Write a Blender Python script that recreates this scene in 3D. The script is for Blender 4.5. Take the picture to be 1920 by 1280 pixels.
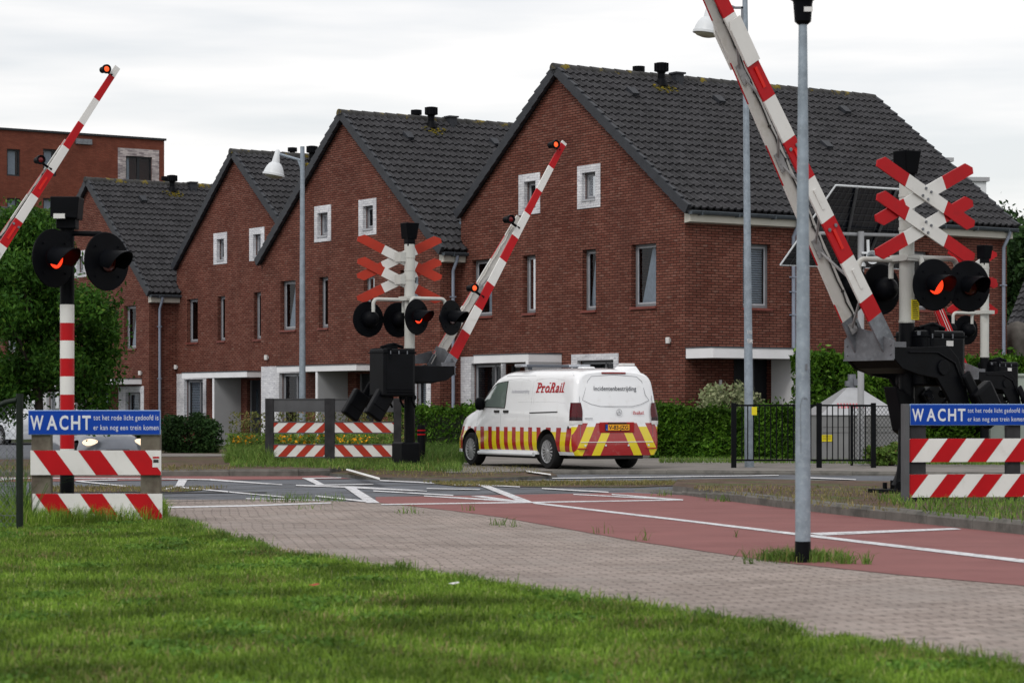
import bpy, bmesh, math, random
import numpy as np
from mathutils import Vector, Matrix
R = math.radians
random.seed(7)
for o in list(bpy.data.objects): bpy.data.objects.remove(o)
S = bpy.context.scene
COL = S.collection
# ------------------------------------------------------------------ camera
H = 1.25; F = 4533.0; YH = 760.0
cam = bpy.data.cameras.new('camera'); co = bpy.data.objects.new('camera', cam); COL.objects.link(co)
cam.lens = 85; cam.sensor_width = 36; cam.sensor_fit = 'HORIZONTAL'; cam.shift_y = 0.0625
cam.clip_start = 0.5; cam.clip_end = 3000
cam.dof.use_dof = True; cam.dof.focus_distance = 47; cam.dof.aperture_fstop = 5.0
co.location = (0, 0, H); co.rotation_euler = (R(90), 0, 0)
S.camera = co
# ------------------------------------------------------------------ world, sun, exposure
SUN_EL, SUN_AZ = R(44), R(205)      # azimuth measured from +Y clockwise: sun stands behind the camera, a little left
W = bpy.data.worlds.new('World'); S.world = W; W.use_nodes = True
nt = W.node_tree; nd = nt.nodes; ln = nt.links
bg = nd['Background']; bg.inputs['Strength'].default_value = 0.1
sky = nd.new('ShaderNodeTexSky'); sky.sky_type = 'NISHITA'; sky.sun_disc = False
sky.sun_elevation = SUN_EL; sky.sun_rotation = SUN_AZ; sky.dust_density = 2.0
tc = nd.new('ShaderNodeTexCoord'); mp = nd.new('ShaderNodeMapping'); mp.inputs['Scale'].default_value = (1.6, 1.6, 13.0)
mp.inputs['Rotation'].default_value = (0, R(4), 0)
nz = nd.new('ShaderNodeTexNoise'); nz.inputs['Scale'].default_value = 2.2; nz.inputs['Detail'].default_value = 5; nz.inputs['Roughness'].default_value = .5
rp = nd.new('ShaderNodeValToRGB'); rp.color_ramp.elements[0].position = .36; rp.color_ramp.elements[0].color = (.62, .62, .62, 1)
rp.color_ramp.elements[1].position = .6; rp.color_ramp.elements[1].color = (1, 1, 1, 1)
mx = nd.new('ShaderNodeMixRGB'); mx.inputs['Color2'].default_value = (11.0, 10.8, 10.65, 1)
ln.new(tc.outputs['Generated'], mp.inputs['Vector']); ln.new(mp.outputs[0], nz.inputs['Vector']); ln.new(nz.outputs[0], rp.inputs[0])
ln.new(rp.outputs[0], mx.inputs['Fac']); ln.new(sky.outputs[0], mx.inputs['Color1']); ln.new(mx.outputs[0], bg.inputs['Color'])
sl = bpy.data.lights.new('sun', 'SUN'); sl.energy = 1.3; sl.angle = R(20); sl.color = (1, .96, .9)
so = bpy.data.objects.new('sun', sl); COL.objects.link(so)
d = Vector((math.sin(SUN_AZ)*math.cos(SUN_EL), math.cos(SUN_AZ)*math.cos(SUN_EL), math.sin(SUN_EL)))
so.rotation_euler = d.to_track_quat('Z', 'Y').to_euler()
S.view_settings.view_transform = 'Standard'; S.view_settings.look = 'None'; S.view_settings.gamma = 1; S.view_settings.exposure = 0.0
# ------------------------------------------------------------------ helpers
def P(px, py, D): return Vector(((px-960)/F*D, D, H+(YH-py)*D/F))
def G(px, py, z=0.0):
    D = (H-z)*F/(py-YH); return Vector(((px-960)/F*D, D, z))
def srgb(r, g, b):
    def c(u):
        u /= 255.0
        return u/12.92 if u < .04045 else ((u+.055)/1.055)**2.4
    return (c(r), c(g), c(b), 1)
def newmat(name):
    m = bpy.data.materials.new(name); m.use_nodes = True
    return m, m.node_tree.nodes, m.node_tree.links, m.node_tree.nodes['Principled BSDF']
def mat(name, col, rough=.6, metal=0., var=.12, scale=6., bump=0., bscale=60., spec=.2, coat=0.):
    m, n, l, b = newmat(name)
    col = tuple(col[:3])
    b.inputs['Roughness'].default_value = rough; b.inputs['Metallic'].default_value = metal
    b.inputs['Specular IOR Level'].default_value = spec; b.inputs['Coat Weight'].default_value = coat
    t = n.new('ShaderNodeTexCoord')
    if var:
        z = n.new('ShaderNodeTexNoise'); z.inputs['Scale'].default_value = scale; z.inputs['Detail'].default_value = 6
        r = n.new('ShaderNodeValToRGB'); r.color_ramp.elements[0].position = .3; r.color_ramp.elements[1].position = .7
        r.color_ramp.elements[0].color = tuple(max(0, c*(1-var)) for c in col)+(1,)
        r.color_ramp.elements[1].color = tuple(min(1, c*(1+var)) for c in col)+(1,)
        l.new(t.outputs['Object'], z.inputs['Vector']); l.new(z.outputs[0], r.inputs[0]); l.new(r.outputs[0], b.inputs['Base Color'])
    else: b.inputs['Base Color'].default_value = col+(1,)
    if bump:
        z2 = n.new('ShaderNodeTexNoise'); z2.inputs['Scale'].default_value = bscale; z2.inputs['Detail'].default_value = 5
        bp = n.new('ShaderNodeBump'); bp.inputs['Strength'].default_value = bump; bp.inputs['Distance'].default_value = .01
        l.new(t.outputs['Object'], z2.inputs['Vector']); l.new(z2.outputs[0], bp.inputs['Height']); l.new(bp.outputs[0], b.inputs['Normal'])
    return m
def emat(name, col, st):
    m, n, l, b = newmat(name)
    b.inputs['Base Color'].default_value = (.1, .01, .01, 1); b.inputs['Emission Color'].default_value = tuple(col)+(1,); b.inputs['Emission Strength'].default_value = st
    return m
def dirty(m, col, scale, lo, hi, amt=1.0, coord='Object'):
    """mix a second colour in patches (stains, moss) over a material's base colour"""
    n, l = m.node_tree.nodes, m.node_tree.links; b = n['Principled BSDF']
    src = b.inputs['Base Color'].links[0].from_socket if b.inputs['Base Color'].links else None
    t = n.new('ShaderNodeTexCoord'); z = n.new('ShaderNodeTexNoise'); z.inputs['Scale'].default_value = scale; z.inputs['Detail'].default_value = 8; z.inputs['Roughness'].default_value = .65
    r = n.new('ShaderNodeMapRange'); r.inputs[1].default_value = lo; r.inputs[2].default_value = hi; r.inputs[4].default_value = amt
    x = n.new('ShaderNodeMixRGB'); x.inputs['Color2'].default_value = tuple(col[:3])+(1,)
    l.new(t.outputs[coord], z.inputs['Vector']); l.new(z.outputs[0], r.inputs[0]); l.new(r.outputs[0], x.inputs['Fac'])
    if src: l.new(src, x.inputs['Color1'])
    else: x.inputs['Color1'].default_value = b.inputs['Base Color'].default_value
    l.new(x.outputs[0], b.inputs['Base Color'])
    return m
def brick(name, c1, c2, mortar, bw=.22, rh=.0625, ms=.007, xy=False, rot=0., c3=None, bumpd=.006, rough=.85, big=.25, squash=None):
    m, n, l, b = newmat(name)
    t = n.new('ShaderNodeTexCoord'); sp = n.new('ShaderNodeSeparateXYZ'); cb = n.new('ShaderNodeCombineXYZ')
    if xy:
        mpn = n.new('ShaderNodeMapping'); mpn.inputs['Rotation'].default_value = (0, 0, rot); l.new(t.outputs['Object'], mpn.inputs['Vector'])
        wn = n.new('ShaderNodeTexNoise'); wn.inputs['Scale'].default_value = .5; l.new(t.outputs['Object'], wn.inputs['Vector'])
        ad = n.new('ShaderNodeVectorMath'); ad.operation = 'MULTIPLY_ADD'; ad.inputs[1].default_value = (.18, .18, 0); l.new(wn.outputs['Color'], ad.inputs[0]); l.new(mpn.outputs[0], ad.inputs[2])
        vec = ad.outputs[0]
    else:
        l.new(t.outputs['Object'], sp.inputs[0]); a = n.new('ShaderNodeMath'); l.new(sp.outputs[0], a.inputs[0]); l.new(sp.outputs[1], a.inputs[1])
        l.new(a.outputs[0], cb.inputs[0]); l.new(sp.outputs[2], cb.inputs[1]); vec = cb.outputs[0]
    bt = n.new('ShaderNodeTexBrick'); bt.inputs['Scale'].default_value = 1; bt.inputs['Brick Width'].default_value = bw; bt.inputs['Row Height'].default_value = rh
    bt.inputs['Mortar Size'].default_value = ms; bt.inputs['Mortar Smooth'].default_value = .2; bt.inputs['Bias'].default_value = 0
    bt.inputs['Color1'].default_value = c1; bt.inputs['Color2'].default_value = c2; bt.inputs['Mortar'].default_value = mortar
    l.new(vec, bt.inputs['Vector'])
    z = n.new('ShaderNodeTexNoise'); z.inputs['Scale'].default_value = 1.1; z.inputs['Detail'].default_value = 6; l.new(t.outputs['Object'], z.inputs['Vector'])
    r = n.new('ShaderNodeMapRange'); r.inputs[1].default_value = .3; r.inputs[2].default_value = .7; r.inputs[3].default_value = 1-big; r.inputs[4].default_value = 1+big; l.new(z.outputs[0], r.inputs[0])
    mul = n.new('ShaderNodeVectorMath'); mul.operation = 'SCALE'; l.new(bt.outputs['Color'], mul.inputs[0]); l.new(r.outputs[0], mul.inputs['Scale'])
    out = mul.outputs[0]
    if c3:   # a few odd bricks: cells of brick size
        mp3 = n.new('ShaderNodeVectorMath'); mp3.operation = 'MULTIPLY'; mp3.inputs[1].default_value = (1/bw*1.0, 1/rh, 1)
        l.new(vec, mp3.inputs[0]); wn3 = n.new('ShaderNodeTexNoise'); wn3.inputs['Scale'].default_value = .9; wn3.inputs['Detail'].default_value = 2; l.new(mp3.outputs[0], wn3.inputs['Vector'])
        r3 = n.new('ShaderNodeMapRange'); r3.inputs[1].default_value = .6; r3.inputs[2].default_value = .68; r3.inputs[4].default_value = .7; l.new(wn3.outputs[0], r3.inputs[0])
        inv = n.new('ShaderNodeMath'); inv.operation = 'SUBTRACT'; inv.inputs[0].default_value = 1; l.new(bt.outputs['Fac'], inv.inputs[1])
        mm = n.new('ShaderNodeMath'); mm.operation = 'MULTIPLY'; l.new(r3.outputs[0], mm.inputs[0]); l.new(inv.outputs[0], mm.inputs[1])
        x = n.new('ShaderNodeMixRGB'); x.inputs['Color2'].default_value = c3; l.new(mm.outputs[0], x.inputs['Fac']); l.new(out, x.inputs['Color1']); out = x.outputs[0]
    l.new(out, b.inputs['Base Color']); b.inputs['Roughness'].default_value = rough; b.inputs['Specular IOR Level'].default_value = .12
    bp = n.new('ShaderNodeBump'); bp.invert = True; bp.inputs['Distance'].default_value = bumpd; bp.inputs['Strength'].default_value = .8
    l.new(bt.outputs['Fac'], bp.inputs['Height']); l.new(bp.outputs[0], b.inputs['Normal'])
    return m
def leafmat(name, c1, c2, c3=None, trans=.25, lo=.6, hi=1.5):
    m, n, l, b = newmat(name)
    g = n.new('ShaderNodeNewGeometry'); r = n.new('ShaderNodeValToRGB')
    r.color_ramp.elements[0].color = c1; r.color_ramp.elements[1].color = c2
    if c3: e = r.color_ramp.elements.new(.93); e.color = c2; r.color_ramp.elements[-1].color = c3
    l.new(g.outputs['Random Per Island'], r.inputs[0])
    t = n.new('ShaderNodeTexCoord'); z = n.new('ShaderNodeTexNoise'); z.inputs['Scale'].default_value = 1.3; z.inputs['Detail'].default_value = 4; l.new(t.outputs['Object'], z.inputs['Vector'])
    mr = n.new('ShaderNodeMapRange'); mr.inputs[1].default_value = .3; mr.inputs[2].default_value = .7; mr.inputs[3].default_value = lo; mr.inputs[4].default_value = hi; l.new(z.outputs[0], mr.inputs[0])
    mul = n.new('ShaderNodeVectorMath'); mul.operation = 'SCALE'; l.new(r.outputs[0], mul.inputs[0]); l.new(mr.outputs[0], mul.inputs['Scale'])
    l.new(mul.outputs[0], b.inputs['Base Color']); b.inputs['Roughness'].default_value = .6; b.inputs['Specular IOR Level'].default_value = .12
    tr = n.new('ShaderNodeBsdfTranslucent'); l.new(mul.outputs[0], tr.inputs['Color']); ms = n.new('ShaderNodeMixShader'); ms.inputs[0].default_value = trans
    out = n['Material Output']; l.new(b.outputs[0], ms.inputs[1]); l.new(tr.outputs[0], ms.inputs[2]); l.new(ms.outputs[0], out.inputs['Surface'])
    return m
def glassmat(name, tint=(.5, .55, .6), refl=.25):
    m, n, l, b = newmat(name)
    n.remove(b); tr = n.new('ShaderNodeBsdfTransparent'); tr.inputs['Color'].default_value = tuple(tint)+(1,)
    gl = n.new('ShaderNodeBsdfGlossy'); gl.inputs['Roughness'].default_value = .02; gl.inputs['Color'].default_value = (.9, .95, 1, 1)
    fr = n.new('ShaderNodeFresnel'); fr.inputs['IOR'].default_value = 1.5; mr = n.new('ShaderNodeMapRange'); mr.inputs[3].default_value = 0.; mr.inputs[4].default_value = .5
    ms = n.new('ShaderNodeMixShader'); l.new(fr.outputs[0], mr.inputs[0]); l.new(mr.outputs[0], ms.inputs[0]); l.new(tr.outputs[0], ms.inputs[1]); l.new(gl.outputs[0], ms.inputs[2])
    l.new(ms.outputs[0], n['Material Output'].inputs['Surface'])
    return m

class MB:
    def __init__(s): s.v = []; s.f = []; s.m = []; s.M = Matrix.Identity(4)
    def add(s, vs, fs, mi=0):
        k = len(s.v); s.v += [tuple(s.M @ Vector(q)) for q in vs]; s.f += [[k+i for i in f] for f in fs]
        s.m += [mi]*len(fs) if isinstance(mi, int) else list(mi)
        return s
    def box(s, c, sz, mi=0, Rm=None):
        c = Vector(c); a, b, d = sz[0]/2, sz[1]/2, sz[2]/2
        vs = [Vector((x, y, z)) for x in (-a, a) for y in (-b, b) for z in (-d, d)]
        if Rm: vs = [Rm @ q for q in vs]
        return s.add([q+c for q in vs], [[0, 1, 3, 2], [4, 6, 7, 5], [0, 4, 5, 1], [2, 3, 7, 6], [0, 2, 6, 4], [1, 5, 7, 3]], mi)
    def bb(s, x0, x1, y0, y1, z0, z1, mi=0): return s.box(((x0+x1)/2, (y0+y1)/2, (z0+z1)/2), (abs(x1-x0), abs(y1-y0), abs(z1-z0)), mi)
    def prism(s, poly, vec, mi=0):
        n = len(poly); vec = Vector(vec); vs = [Vector(p) for p in poly]+[Vector(p)+vec for p in poly]
        fs = [list(range(n))[::-1], list(range(n, 2*n))]+[[i, (i+1) % n, n+(i+1) % n, n+i] for i in range(n)]
        return s.add(vs, fs, mi)
    def poly(s, pts, mi=0): return s.add(pts, [list(range(len(pts)))], mi)
    def tube(s, pts, r, seg=8, mi=0, r2=None, cap=True):
        pts = [Vector(p) for p in pts]; n = len(pts); vs = []; up = None
        for i, p in enumerate(pts):
            t = (pts[min(i+1, n-1)]-pts[max(i-1, 0)]).normalized()
            if up is None: up = Vector((0, 0, 1)) if abs(t.z) < .9 else Vector((1, 0, 0))
            a = t.cross(up).normalized(); b = a.cross(t).normalized(); up = b
            rr = r if r2 is None else r+(r2-r)*i/(n-1)
            vs += [p+a*math.cos(2*math.pi*k/seg)*rr+b*math.sin(2*math.pi*k/seg)*rr for k in range(seg)]
        fs = [[i*seg+k, i*seg+(k+1) % seg, (i+1)*seg+(k+1) % seg, (i+1)*seg+k] for i in range(n-1) for k in range(seg)]
        if cap: fs += [list(range(seg))[::-1], list(range((n-1)*seg, n*seg))]
        return s.add(vs, fs, mi)
    def lathe(s, prof, seg=24, mi=0, axis='Z', c=(0, 0, 0), arc=(0, 1), cap=False):
        """prof: (r,h) list, optional third item = material for the band starting there"""
        c = Vector(c); full = arc == (0, 1); cnt = seg if full else seg+1; vs = []
        for q in prof:
            for k in range(cnt):
                a = 2*math.pi*(arc[0]+(arc[1]-arc[0])*k/seg); x, y, z = q[0]*math.cos(a), q[0]*math.sin(a), q[1]
                if axis == 'Y': x, y, z = x, z, y
                if axis == 'X': x, y, z = z, x, y
                vs.append(c+Vector((x, y, z)))
        fs = []; ms = []
        for i in range(len(prof)-1):
            for k in range(seg):
                fs.append([i*cnt+k, i*cnt+(k+1) % cnt, (i+1)*cnt+(k+1) % cnt, (i+1)*cnt+k]); ms.append(prof[i][2] if len(prof[i]) > 2 else mi)
        if cap:
            fs += [list(range(cnt))[::-1], list(range((len(prof)-1)*cnt, len(prof)*cnt))]; ms += [ms[0], ms[-1]]
        return s.add(vs, fs, ms)
    def build(s, name, mats, parent=None, smooth=None, bevel=0, loc=None):
        me = bpy.data.meshes.new(name); me.from_pydata(s.v, [], s.f)
        if not isinstance(mats, (list, tuple)): mats = [mats]
        for m in mats: me.materials.append(m)
        me.polygons.foreach_set('material_index', s.m)
        o = bpy.data.objects.new(name, me); COL.objects.link(o)
        bm = bmesh.new(); bm.from_mesh(me); bmesh.ops.recalc_face_normals(bm, faces=bm.faces); bm.to_mesh(me); bm.free()
        if smooth is not None:
            me.polygons.foreach_set('use_smooth', [True]*len(me.polygons)); me.set_sharp_from_angle(angle=R(smooth))
        if bevel:
            b = o.modifiers.new('bevel', 'BEVEL'); b.width = bevel; b.segments = 2; b.limit_method = 'ANGLE'
        if parent: o.parent = parent
        if loc: o.location = loc
        return o
def thing(name, label, cat, loc=(0, 0, 0), rz=0, group=None):
    o = bpy.data.objects.new(name, None); COL.objects.link(o); o.location = loc; o.rotation_euler = (0, 0, rz)
    o['label'] = label; o['category'] = cat
    if group: o['group'] = group
    return o
def tag(o, label=None, cat=None, kind=None, group=None):
    if label: o['label'] = label
    if cat: o['category'] = cat
    if kind: o['kind'] = kind
    if group: o['group'] = group
    return o
def boolean_cut(o, cut):
    m = o.modifiers.new('cut', 'BOOLEAN'); m.object = cut; m.operation = 'DIFFERENCE'; m.solver = 'EXACT'; m.use_self = True
    try: m.material_mode = 'TRANSFER'
    except Exception: pass
    dg = bpy.context.evaluated_depsgraph_get(); me = bpy.data.meshes.new_from_object(o.evaluated_get(dg))
    o.modifiers.clear(); o.data = me; me.name = o.name
    bpy.data.objects.remove(cut)
def text_mesh(txt, size, bold=0., shear=0., spacing=1., ax='LEFT', res=3):
    c = bpy.data.curves.new('lettering', 'FONT'); c.body = txt; c.size = size; c.offset = bold; c.shear = shear; c.space_character = spacing
    c.align_x = ax; c.resolution_u = res
    o = bpy.data.objects.new('lettering', c); COL.objects.link(o)
    dg = bpy.context.evaluated_depsgraph_get(); me = bpy.data.meshes.new_from_object(o.evaluated_get(dg))
    vs = [tuple(v.co) for v in me.vertices]; fs = [list(p.vertices) for p in me.polygons]
    bpy.data.objects.remove(o); bpy.data.meshes.remove(me)
    return vs, fs
def fit_text(mb, txt, u0, u1, v0, v1, fn, bold=0., shear=0., mi=0, spacing=1., slab=False):
    """lettering stretched to the box u0..u1 x v0..v1 (cap height from baseline), laid on a surface by fn(u,v)"""
    vs, fs = text_mesh(txt, 1., bold, shear, spacing)
    xs = [v[0] for v in vs]; cap = .69
    if slab:
        n = len(vs)
    sx = (u1-u0)/(max(xs)-min(xs)); sy = (v1-v0)/cap; mnx = min(xs)
    mb.add([fn(u0+(v[0]-mnx)*sx, v0+v[1]*sy) for v in vs], fs, mi)
def np_mesh(name, verts, faces, m, parent=None):
    me = bpy.data.meshes.new(name); nv = len(verts); nf, k = faces.shape
    me.vertices.add(nv); me.vertices.foreach_set('co', verts.astype(np.float32).ravel())
    me.loops.add(nf*k); me.loops.foreach_set('vertex_index', faces.astype(np.int32).ravel())
    me.polygons.add(nf); me.polygons.foreach_set('loop_start', np.arange(0, nf*k, k, dtype=np.int32))
    me.update(calc_edges=True); me.materials.append(m)
    o = bpy.data.objects.new(name, me); COL.objects.link(o)
    if parent: o.parent = parent
    return o
RNG = np.random.default_rng(5)
def leaf_mesh(name, c, size, m, parent=None, aspect=.5, droop=0.):
    """one small two-faced leaf (rhombus) per centre"""
    n = len(c); u = RNG.normal(size=(n, 3)); u[:, 2] -= droop; u /= np.linalg.norm(u, axis=1)[:, None]
    w = RNG.normal(size=(n, 3)); v = np.cross(u, w); v /= np.linalg.norm(v, axis=1)[:, None]
    sz = size*(.6+.8*RNG.random((n, 1)))
    q = np.stack([c-u*sz, c+v*sz*aspect, c+u*sz, c-v*sz*aspect], 1).reshape(-1, 3)
    f = np.arange(4*n).reshape(n, 4)
    return np_mesh(name, q, f, m, parent)
def blades(name, xy, z0, h, w, m, lean=.35, parent=None, kind=None):
    """grass blades: two-segment tapering triangles standing on points xy"""
    n = len(xy); a = RNG.random(n)*2*np.pi; hh = h*(.5+RNG.random(n)); la = RNG.random(n)*2*np.pi; le = lean*hh*RNG.random(n)*1.6
    b = np.c_[xy, np.full(n, 1.)*z0]; sd = np.c_[np.cos(a), np.sin(a), np.zeros(n)]*w*.5
    ld = np.c_[np.cos(la)*le, np.sin(la)*le, np.zeros(n)]; mid = b+ld*.35; mid[:, 2] += hh*.6; top = b+ld*1.2; top[:, 2] += hh*(1-.3*le/hh)
    q = np.stack([b-sd, b+sd, mid+sd*.7, mid-sd*.7, top], 1).reshape(-1, 3)
    k = np.arange(n)[:, None]*5
    f = np.concatenate([k+np.array([[0, 1, 2]]), k+np.array([[0, 2, 3]]), k+np.array([[3, 2, 4]])])
    return np_mesh(name, q, f, m, parent)
def in_poly(pt, poly):
    x, y = pt[:, 0], pt[:, 1]; ins = np.zeros(len(pt), bool); n = len(poly)
    for i in range(n):
        x0, y0 = poly[i][0], poly[i][1]; x1, y1 = poly[(i+1) % n][0], poly[(i+1) % n][1]
        c = ((y0 > y) != (y1 > y)) & (x < (x1-x0)*(y-y0)/(y1-y0+1e-12)+x0); ins ^= c
    return ins
def scatter(poly, n):
    p = np.array([(q[0], q[1]) for q in poly]); lo, hi = p.min(0), p.max(0)
    t = lo+(hi-lo)*RNG.random((n, 2)); return t[in_poly(t, p)]
# ------------------------------------------------------------------ materials
M_brick = brick('red_brick', (.128, .042, .030, 1), (.190, .078, .058, 1), (.018, .011, .009, 1), ms=.009, c3=(.22, .125, .10, 1), big=.2)
dirty(M_brick, (.085, .034, .028), .35, .5, .75, .55)
M_brick2 = brick('orange_brick', (.14, .040, .026, 1), (.18, .056, .036, 1), (.06, .03, .024, 1), ms=.007, big=.15)
M_wbrick = brick('white_painted_brick', (.55, .56, .6, 1), (.68, .69, .72, 1), (.40, .40, .44, 1), ms=.005, c3=(.34, .34, .40, 1), big=.2)
M_mottle = brick('mottled_pale_brick', (.5, .45, .45, 1), (.16, .13, .15, 1), (.30, .28, .28, 1), ms=.012, bw=.3, rh=.09)
M_tile = dirty(dirty(mat('roof_tile', (.034, .034, .038), .6, var=.35, scale=3, bump=.2, bscale=25), (.016, .016, .019), 2.2, .45, .7, .85), (.06, .06, .055), 11, .62, .72, .6)
M_verge = mat('verge_tile', (.030, .033, .040), .5, var=.15, scale=4)
M_ridge = dirty(mat('ridge_tile', (.042, .042, .042), .7, var=.3, scale=3), (.20, .15, .012), 1.6, .56, .62, .85)
M_moss = dirty(mat('moss', (.06, .06, .02), .9, var=.5, scale=20), (.26, .20, .02), 9, .45, .55)
M_white = mat('white_painted_board', (.72, .73, .76), .45, var=.05, scale=2)
M_cream = mat('cream_board', (.50, .49, .44), .55, var=.06, scale=3)
M_greyp = mat('grey_panel', (.34, .35, .37), .5, var=.05, scale=2)
M_frame = mat('window_frame', (.16, .165, .18), .45, var=.06)
M_sash = mat('window_sash', (.36, .37, .40), .4, var=.05)
M_lichen = (.10, .10, .085)
dirty(M_tile, M_lichen, 22, .66, .7, .5)
M_sill = mat('sill_tile', (.16, .045, .035), .5, var=.2, scale=8)
M_glass = glassmat('window_glass')
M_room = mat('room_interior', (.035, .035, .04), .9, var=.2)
M_curtain = mat('curtain', (.78, .79, .82), .8, var=.1, scale=12)
M_door = mat('door_paint', (.018, .02, .024), .4, var=.1)
M_gutter = mat('gutter', (.07, .085, .10), .4, var=.15)
M_pipe = mat('downpipe', (.26, .30, .38), .4, var=.08)
M_lead = mat('lead_sheet', (.14, .19, .24), .45, var=.15)
M_brace = dirty(mat('brace_steel', (.30, .30, .31), .5, metal=.2, var=.15), (.12, .12, .12), 20, .55, .65, .8)
M_black = mat('black_plastic', (.003, .0035, .005), .5, var=.3, scale=5, spec=.06)
M_blackm = mat('black_paint', (.003, .0035, .005), .42, var=.3, scale=4, bump=.12, bscale=20, spec=.10)
M_galv = dirty(mat('galvanised_steel', (.24, .285, .335), .55, metal=.25, var=.18, scale=9, bump=.1, bscale=40), (.35, .40, .45), 28, .5, .65, .5)
M_galvd = dirty(mat('galvanised_plate', (.16, .17, .19), .45, metal=.5, var=.25, scale=5), (.30, .33, .36), 14, .5, .7, .5)
M_mast = dirty(mat('mast_paint', (.47, .48, .46), .45, var=.06, scale=4), (.33, .32, .28), 5, .58, .75, .5)
M_red = dirty(mat('signal_red', (.40, .0035, .008), .4, var=.08, scale=3), (.28, .006, .010), 5, .55, .75, .5)
M_redo = dirty(mat('signal_red_faded', (.37, .034, .018), .5, var=.1, scale=3), (.28, .04, .028), 7, .55, .7, .6)
M_wht = dirty(mat('signal_white', (.66, .66, .65), .4, var=.05, scale=3), (.42, .40, .36), 5, .56, .8, .5)
M_whtin = dirty(mat('arm_inner_white', (.56, .55, .53), .5, var=.08, scale=3), (.36, .33, .28), 6, .5, .72, .6)
M_blue = mat('sign_blue', (.002, .045, .33), .3, var=.04, scale=2)
M_sigw = mat('sign_letter_white', (.62, .65, .70), .4, var=.03)
M_wood = dirty(mat('weathered_timber', (.10, .085, .068), .9, var=.35, scale=7, bump=.4, bscale=30), (.16, .15, .12), 3, .45, .6, .6)
M_woodd = mat('dark_timber', (.030, .030, .033), .85, var=.3, scale=6, bump=.3, bscale=30)
M_grail = mat('grey_rail', (.085, .088, .095), .7, var=.15, scale=4)
M_guard = dirty(mat('guard_steel', (.13, .135, .15), .5, metal=.3, var=.2, scale=5), (.24, .26, .29), 9, .5, .7, .5)
M_yellow = mat('yellow_sticker', (.62, .52, .02), .5, var=.04)
M_ink = mat('black_print', (.03, .03, .03), .6, var=0)
M_label = mat('white_label', (.62, .62, .62), .5, var=.03)
M_lensoff = mat('dark_lens', (.05, .008, .006), .12, var=.1, coat=.5)
M_lens = emat('lit_red_lens', (1, .045, .012), 1.6)
M_amber = emat('lit_amber_lens', (1, .11, .02), 1.3)
M_lensdr = mat('red_lens_off', (.14, .004, .006), .15, var=.1, coat=.5)
M_tyre = mat('tyre', (.012, .012, .013), .8, var=.2, bump=.2)
M_rim = mat('wheel_cover', (.40, .41, .43), .35, metal=.5, var=.05)
M_asph = dirty(dirty(mat('asphalt', (.12, .13, .15), .85, var=.12, scale=2, bump=.4, bscale=150), (.085, .09, .10), 1.3, .48, .6, .7), (.17, .18, .20), 120, .56, .7, .5)
M_redlane = dirty(dirty(mat('red_asphalt', (.218, .092, .089), .85, var=.08, scale=1.2, bump=.4, bscale=150), (.15, .055, .055), .9, .5, .7, .6), (.30, .15, .14), 170, .58, .7, .5)
def streaks(m, col, sc, rot, lo, hi, amt):
    dirty(m, col, 1., lo, hi, amt); n, l = m.node_tree.nodes, m.node_tree.links
    z = [q for q in n if q.type == 'TEX_NOISE'][-1]; src = z.inputs['Vector'].links[0].from_socket
    p = n.new('ShaderNodeMapping'); p.inputs['Rotation'].default_value = (0, 0, rot); p.inputs['Scale'].default_value = sc; l.new(src, p.inputs['Vector']); l.new(p.outputs[0], z.inputs['Vector']); return m
streaks(M_redlane, (.17, .075, .072), (.25, 3.2, 1), R(-42), .5, .66, .55); streaks(M_redlane, (.10, .05, .05), (1.1, .06, 1), R(20), .62, .66, .35)
streaks(M_asph, (.07, .075, .085), (.2, 3., 1), R(-35), .5, .62, .6); streaks(M_asph, (.21, .22, .24), (.15, 2., 1), R(-35), .58, .7, .6)
M_mark = dirty(dirty(mat('road_marking', (.60, .61, .64), .6, var=.1, scale=4), (.26, .25, .25), 22, .52, .60, .85), (.18, .17, .17), 3, .56, .66, .75)
M_concr = dirty(mat('kerb_concrete', (.13, .125, .115), .9, var=.2, scale=5, bump=.3, bscale=50), (.055, .055, .05), 3, .5, .65, .7)
M_kerbw = dirty(mat('white_kerb_paint', (.66, .66, .66), .7, var=.08, scale=5), (.25, .24, .22), 6, .5, .65, .8)
M_slab = dirty(mat('pavement', (.20, .185, .175), .9, var=.15, scale=2, bump=.3, bscale=60), (.12, .12, .10), 1.4, .5, .65, .6)
M_pave = brick('brick_paving', (.245, .205, .185, 1), (.335, .285, .26, 1), (.12, .10, .088, 1), bw=.21, rh=.105, ms=.009, xy=True, rot=R(-9), bumpd=.012, big=.2, c3=(.15, .125, .115, 1))
dirty(M_pave, (.30, .27, .25), .9, .5, .66, .5)
dirty(M_pave, (.20, .175, .165), .55, .5, .68, .5)
M_verg = dirty(dirty(mat('worn_verge', (.085, .055, .041), .95, var=.3, scale=3, bump=.6, bscale=40), (.06, .09, .02), 1.2, .52, .6, .7), (.20, .17, .12), 2.5, .58, .66, .5)
M_soil = dirty(mat('soil', (.035, .04, .018), .95, var=.35, scale=4, bump=.6, bscale=40), (.03, .06, .01), .8, .45, .6, .8)
M_lawn = dirty(dirty(mat('lawn_ground', (.028, .05, .012), .95, var=.3, scale=5, bump=.5, bscale=40), (.05, .08, .018), .6, .45, .6, .6), (.07, .06, .03), 1.6, .62, .7, .6)
M_blade = leafmat('grass_blade', (.066, .134, .013, 1), (.170, .265, .036, 1), (.34, .33, .15, 1), .25, .45, 1.75)
M_weed = leafmat('weed', (.06, .12, .02, 1), (.15, .24, .05, 1), (.30, .25, .10, 1), .3)
M_dry = leafmat('dry_weed', (.12, .13, .04, 1), (.24, .20, .09, 1), (.35, .27, .14, 1), .3)
M_conif = leafmat('conifer_leaf', (.012, .045, .004, 1), (.075, .17, .012, 1), (.16, .28, .05, 1), .25)
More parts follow.
